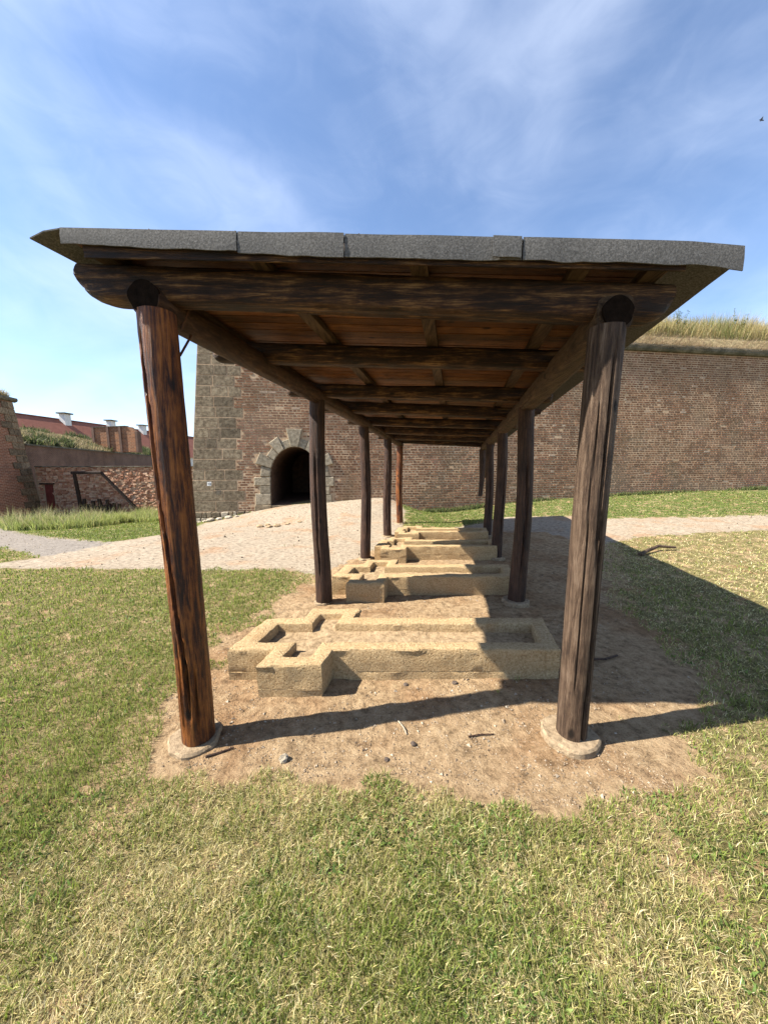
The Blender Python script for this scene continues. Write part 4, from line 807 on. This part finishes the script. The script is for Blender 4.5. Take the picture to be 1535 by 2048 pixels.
for i, (x, y, r) in enumerate(((-3.5, 9.6, .12), (-3.2, 9.5, .09), (-3.0, 9.55, .10), (-2.75, 9.75, .08), (-2.45, 9.9, .07), (-3.35, 9.8, .08), (-1.7, 8.4, .06), (-1.6, 8.8, .05))):
    rock('stone', (x, y), r, M['soil'], ORD8[i] + ' of the brown stones in the sandy slope before the arch', 'stone', 40 + i, 'stones in the sandy slope', .45)
# pebbles and grit
def grit(name, x, y, r, mat, label):
    c = len(x); base = np.array([(1, 0, 0), (-.5, .87, 0), (-.5, -.87, 0), (.3, .2, .8), (-.2, 0, -.6)], float); V = np.zeros((c, 5, 3)); a = rng.uniform(0, 6.28, c); z = zg(x, y) + r * .15
    for q_ in range(5):
        b = base[q_] * rng.uniform(.6, 1.3, (c, 3)); V[:, q_, 0] = x + r * (b[:, 0] * np.cos(a) - b[:, 1] * np.sin(a)); V[:, q_, 1] = y + r * (b[:, 0] * np.sin(a) + b[:, 1] * np.cos(a)); V[:, q_, 2] = z + r * b[:, 2]
    Fq = np.array([(0, 1, 3), (1, 2, 3), (2, 0, 3), (1, 0, 4), (2, 1, 4), (0, 2, 4)]); fa = (np.arange(c)[:, None, None] * 5 + Fq[None]).reshape(-1, 3); m = bpy.data.meshes.new(name); m.from_pydata(V.reshape(-1, 3).tolist(), [], fa.tolist())
    t = m.attributes.new('rnd', 'FLOAT', 'FACE'); t.data.foreach_set('value', np.repeat(rng.random(c), 6).astype(np.float32)); m.materials.append(mat); link(bpy.data.objects.new(name, m), kind='stuff', label=label, category='gravel')
c = 60000; x = rng.uniform(-1.7, 4., c); y = 1.4 + 5.5 * rng.random(c) ** 1.6; dv = zones(x, y)[0]; okk = (dv > .45) & (fbm(x * 2.5, y * 2.5, 71, 3) > .40); grit('grit', x[okk], y[okk], np.exp(rng.normal(-5.75, .5, okk.sum())), M['pebble'], 'small pebbles and crumbs of earth on the bare ground')
c = 3200; x = rng.uniform(-12, 12, c); y = rng.uniform(5.2, 12.6, c); pv = zones(x, y)[1]; okk = (pv > .6) & (y < 11.7 + .134 * (x + 6.5)); grit('path_gravel', x[okk], y[okk], np.exp(rng.normal(-4.6, .45, okk.sum())), M['pebble'], 'loose stones on the pale gravel path')
# sticks, branch, ring
def stick(name, pts, r, mat, label, cat):
    mb = MB()
    for i in range(len(pts) - 1): log(mb, pts[i], pts[i + 1], r * (1 - .12 * i), r * (1 - .12 * (i + 1)), i, 4, 8, .1)
    c = pts[0]; o = obj(name, mb, mat, None); o['label'] = label; o['category'] = cat
g = lambda x, y, d=.008: (x, y, float(zg(x, y)) + d)
stick('stick', [g(.09, 1.97), g(.12, 1.90, .02), g(.135, 1.86)], .004, M['lime'], 'short pale stick on the earth between the front posts', 'stick')
stick('stick', [g(.50, 1.85), g(.58, 1.865), g(.66, 1.875)], .004, M['post_dark'], 'thin dark twig on the earth beside the right front post', 'stick')
stick('stick', [g(-.98, 1.70), g(-.90, 1.73), g(-.85, 1.76)], .006, M['post_dark'], 'short dark twig at the foot of the left front post', 'stick')
stick('branch', [g(4.45, 5.85, .03), g(4.7, 6.0, .06), g(5.0, 6.15, .09), g(5.35, 6.2, .05)], .035, M['post_grey'], 'weathered fallen branch at the edge of the roof shadow', 'branch')
stick('branch', [g(1.55, 2.72, .03), g(1.68, 2.60, .04), g(1.80, 2.62, .03), g(1.95, 2.7, .02)], .012, M['post_dark'], 'dark twigs on the ground behind the right front post', 'branch')
import bmesh as _b
vs = []; fs = []
for i in range(20):
    for j in range(8):
        a, b = i * 6.283 / 20, j * 6.283 / 8; rr = .026 + .005 * math.cos(b); vs.append((rr * math.cos(a), .005 * math.sin(b), rr * math.sin(a))); fs.append((i * 8 + j, ((i + 1) % 20) * 8 + j, ((i + 1) % 20) * 8 + (j + 1) % 8, i * 8 + (j + 1) % 8))
m = mesh_of('iron_ring', vs, fs); m.materials.append(M['iron']); o = bpy.data.objects.new('iron_ring', m); o.location = (1.13, 2.62, .170); o.rotation_euler = (R(35), 0, R(20)); COL.objects.link(o); o['label'] = 'rusty iron ring lying in the shaded end of the nearest planter'; o['category'] = 'ring'
# bird
mb = MB(); mb.add([(-.30, .03, .07), (-.12, .07, .05), (0, .10, .0), (.12, .07, .05), (.30, .03, .07), (.12, -.04, .04), (.035, -.06, 0), (.05, -.17, 0), (-.05, -.17, 0), (-.035, -.06, 0), (-.12, -.04, .04), (0, 0, -.05), (0, .02, .045), (0, .17, .01)],
 [(0, 1, 10), (1, 2, 9, 10), (3, 4, 5), (2, 3, 5, 6), (6, 7, 8, 9), (2, 9, 11), (2, 11, 6), (9, 8, 11), (8, 7, 11), (7, 6, 11), (2, 12, 9), (2, 6, 12), (2, 13, 12), (13, 2, 11), (9, 12, 8), (6, 7, 12), (12, 7, 8)])
o = obj('bird', mb, M['bird'], None, recalc=False); o.location = (28.4, 29.7, 27.4); o.rotation_euler = (R(50), R(-55), R(20)); o['label'] = 'dark bird gliding high in the sky at the right edge'; o['category'] = 'bird'
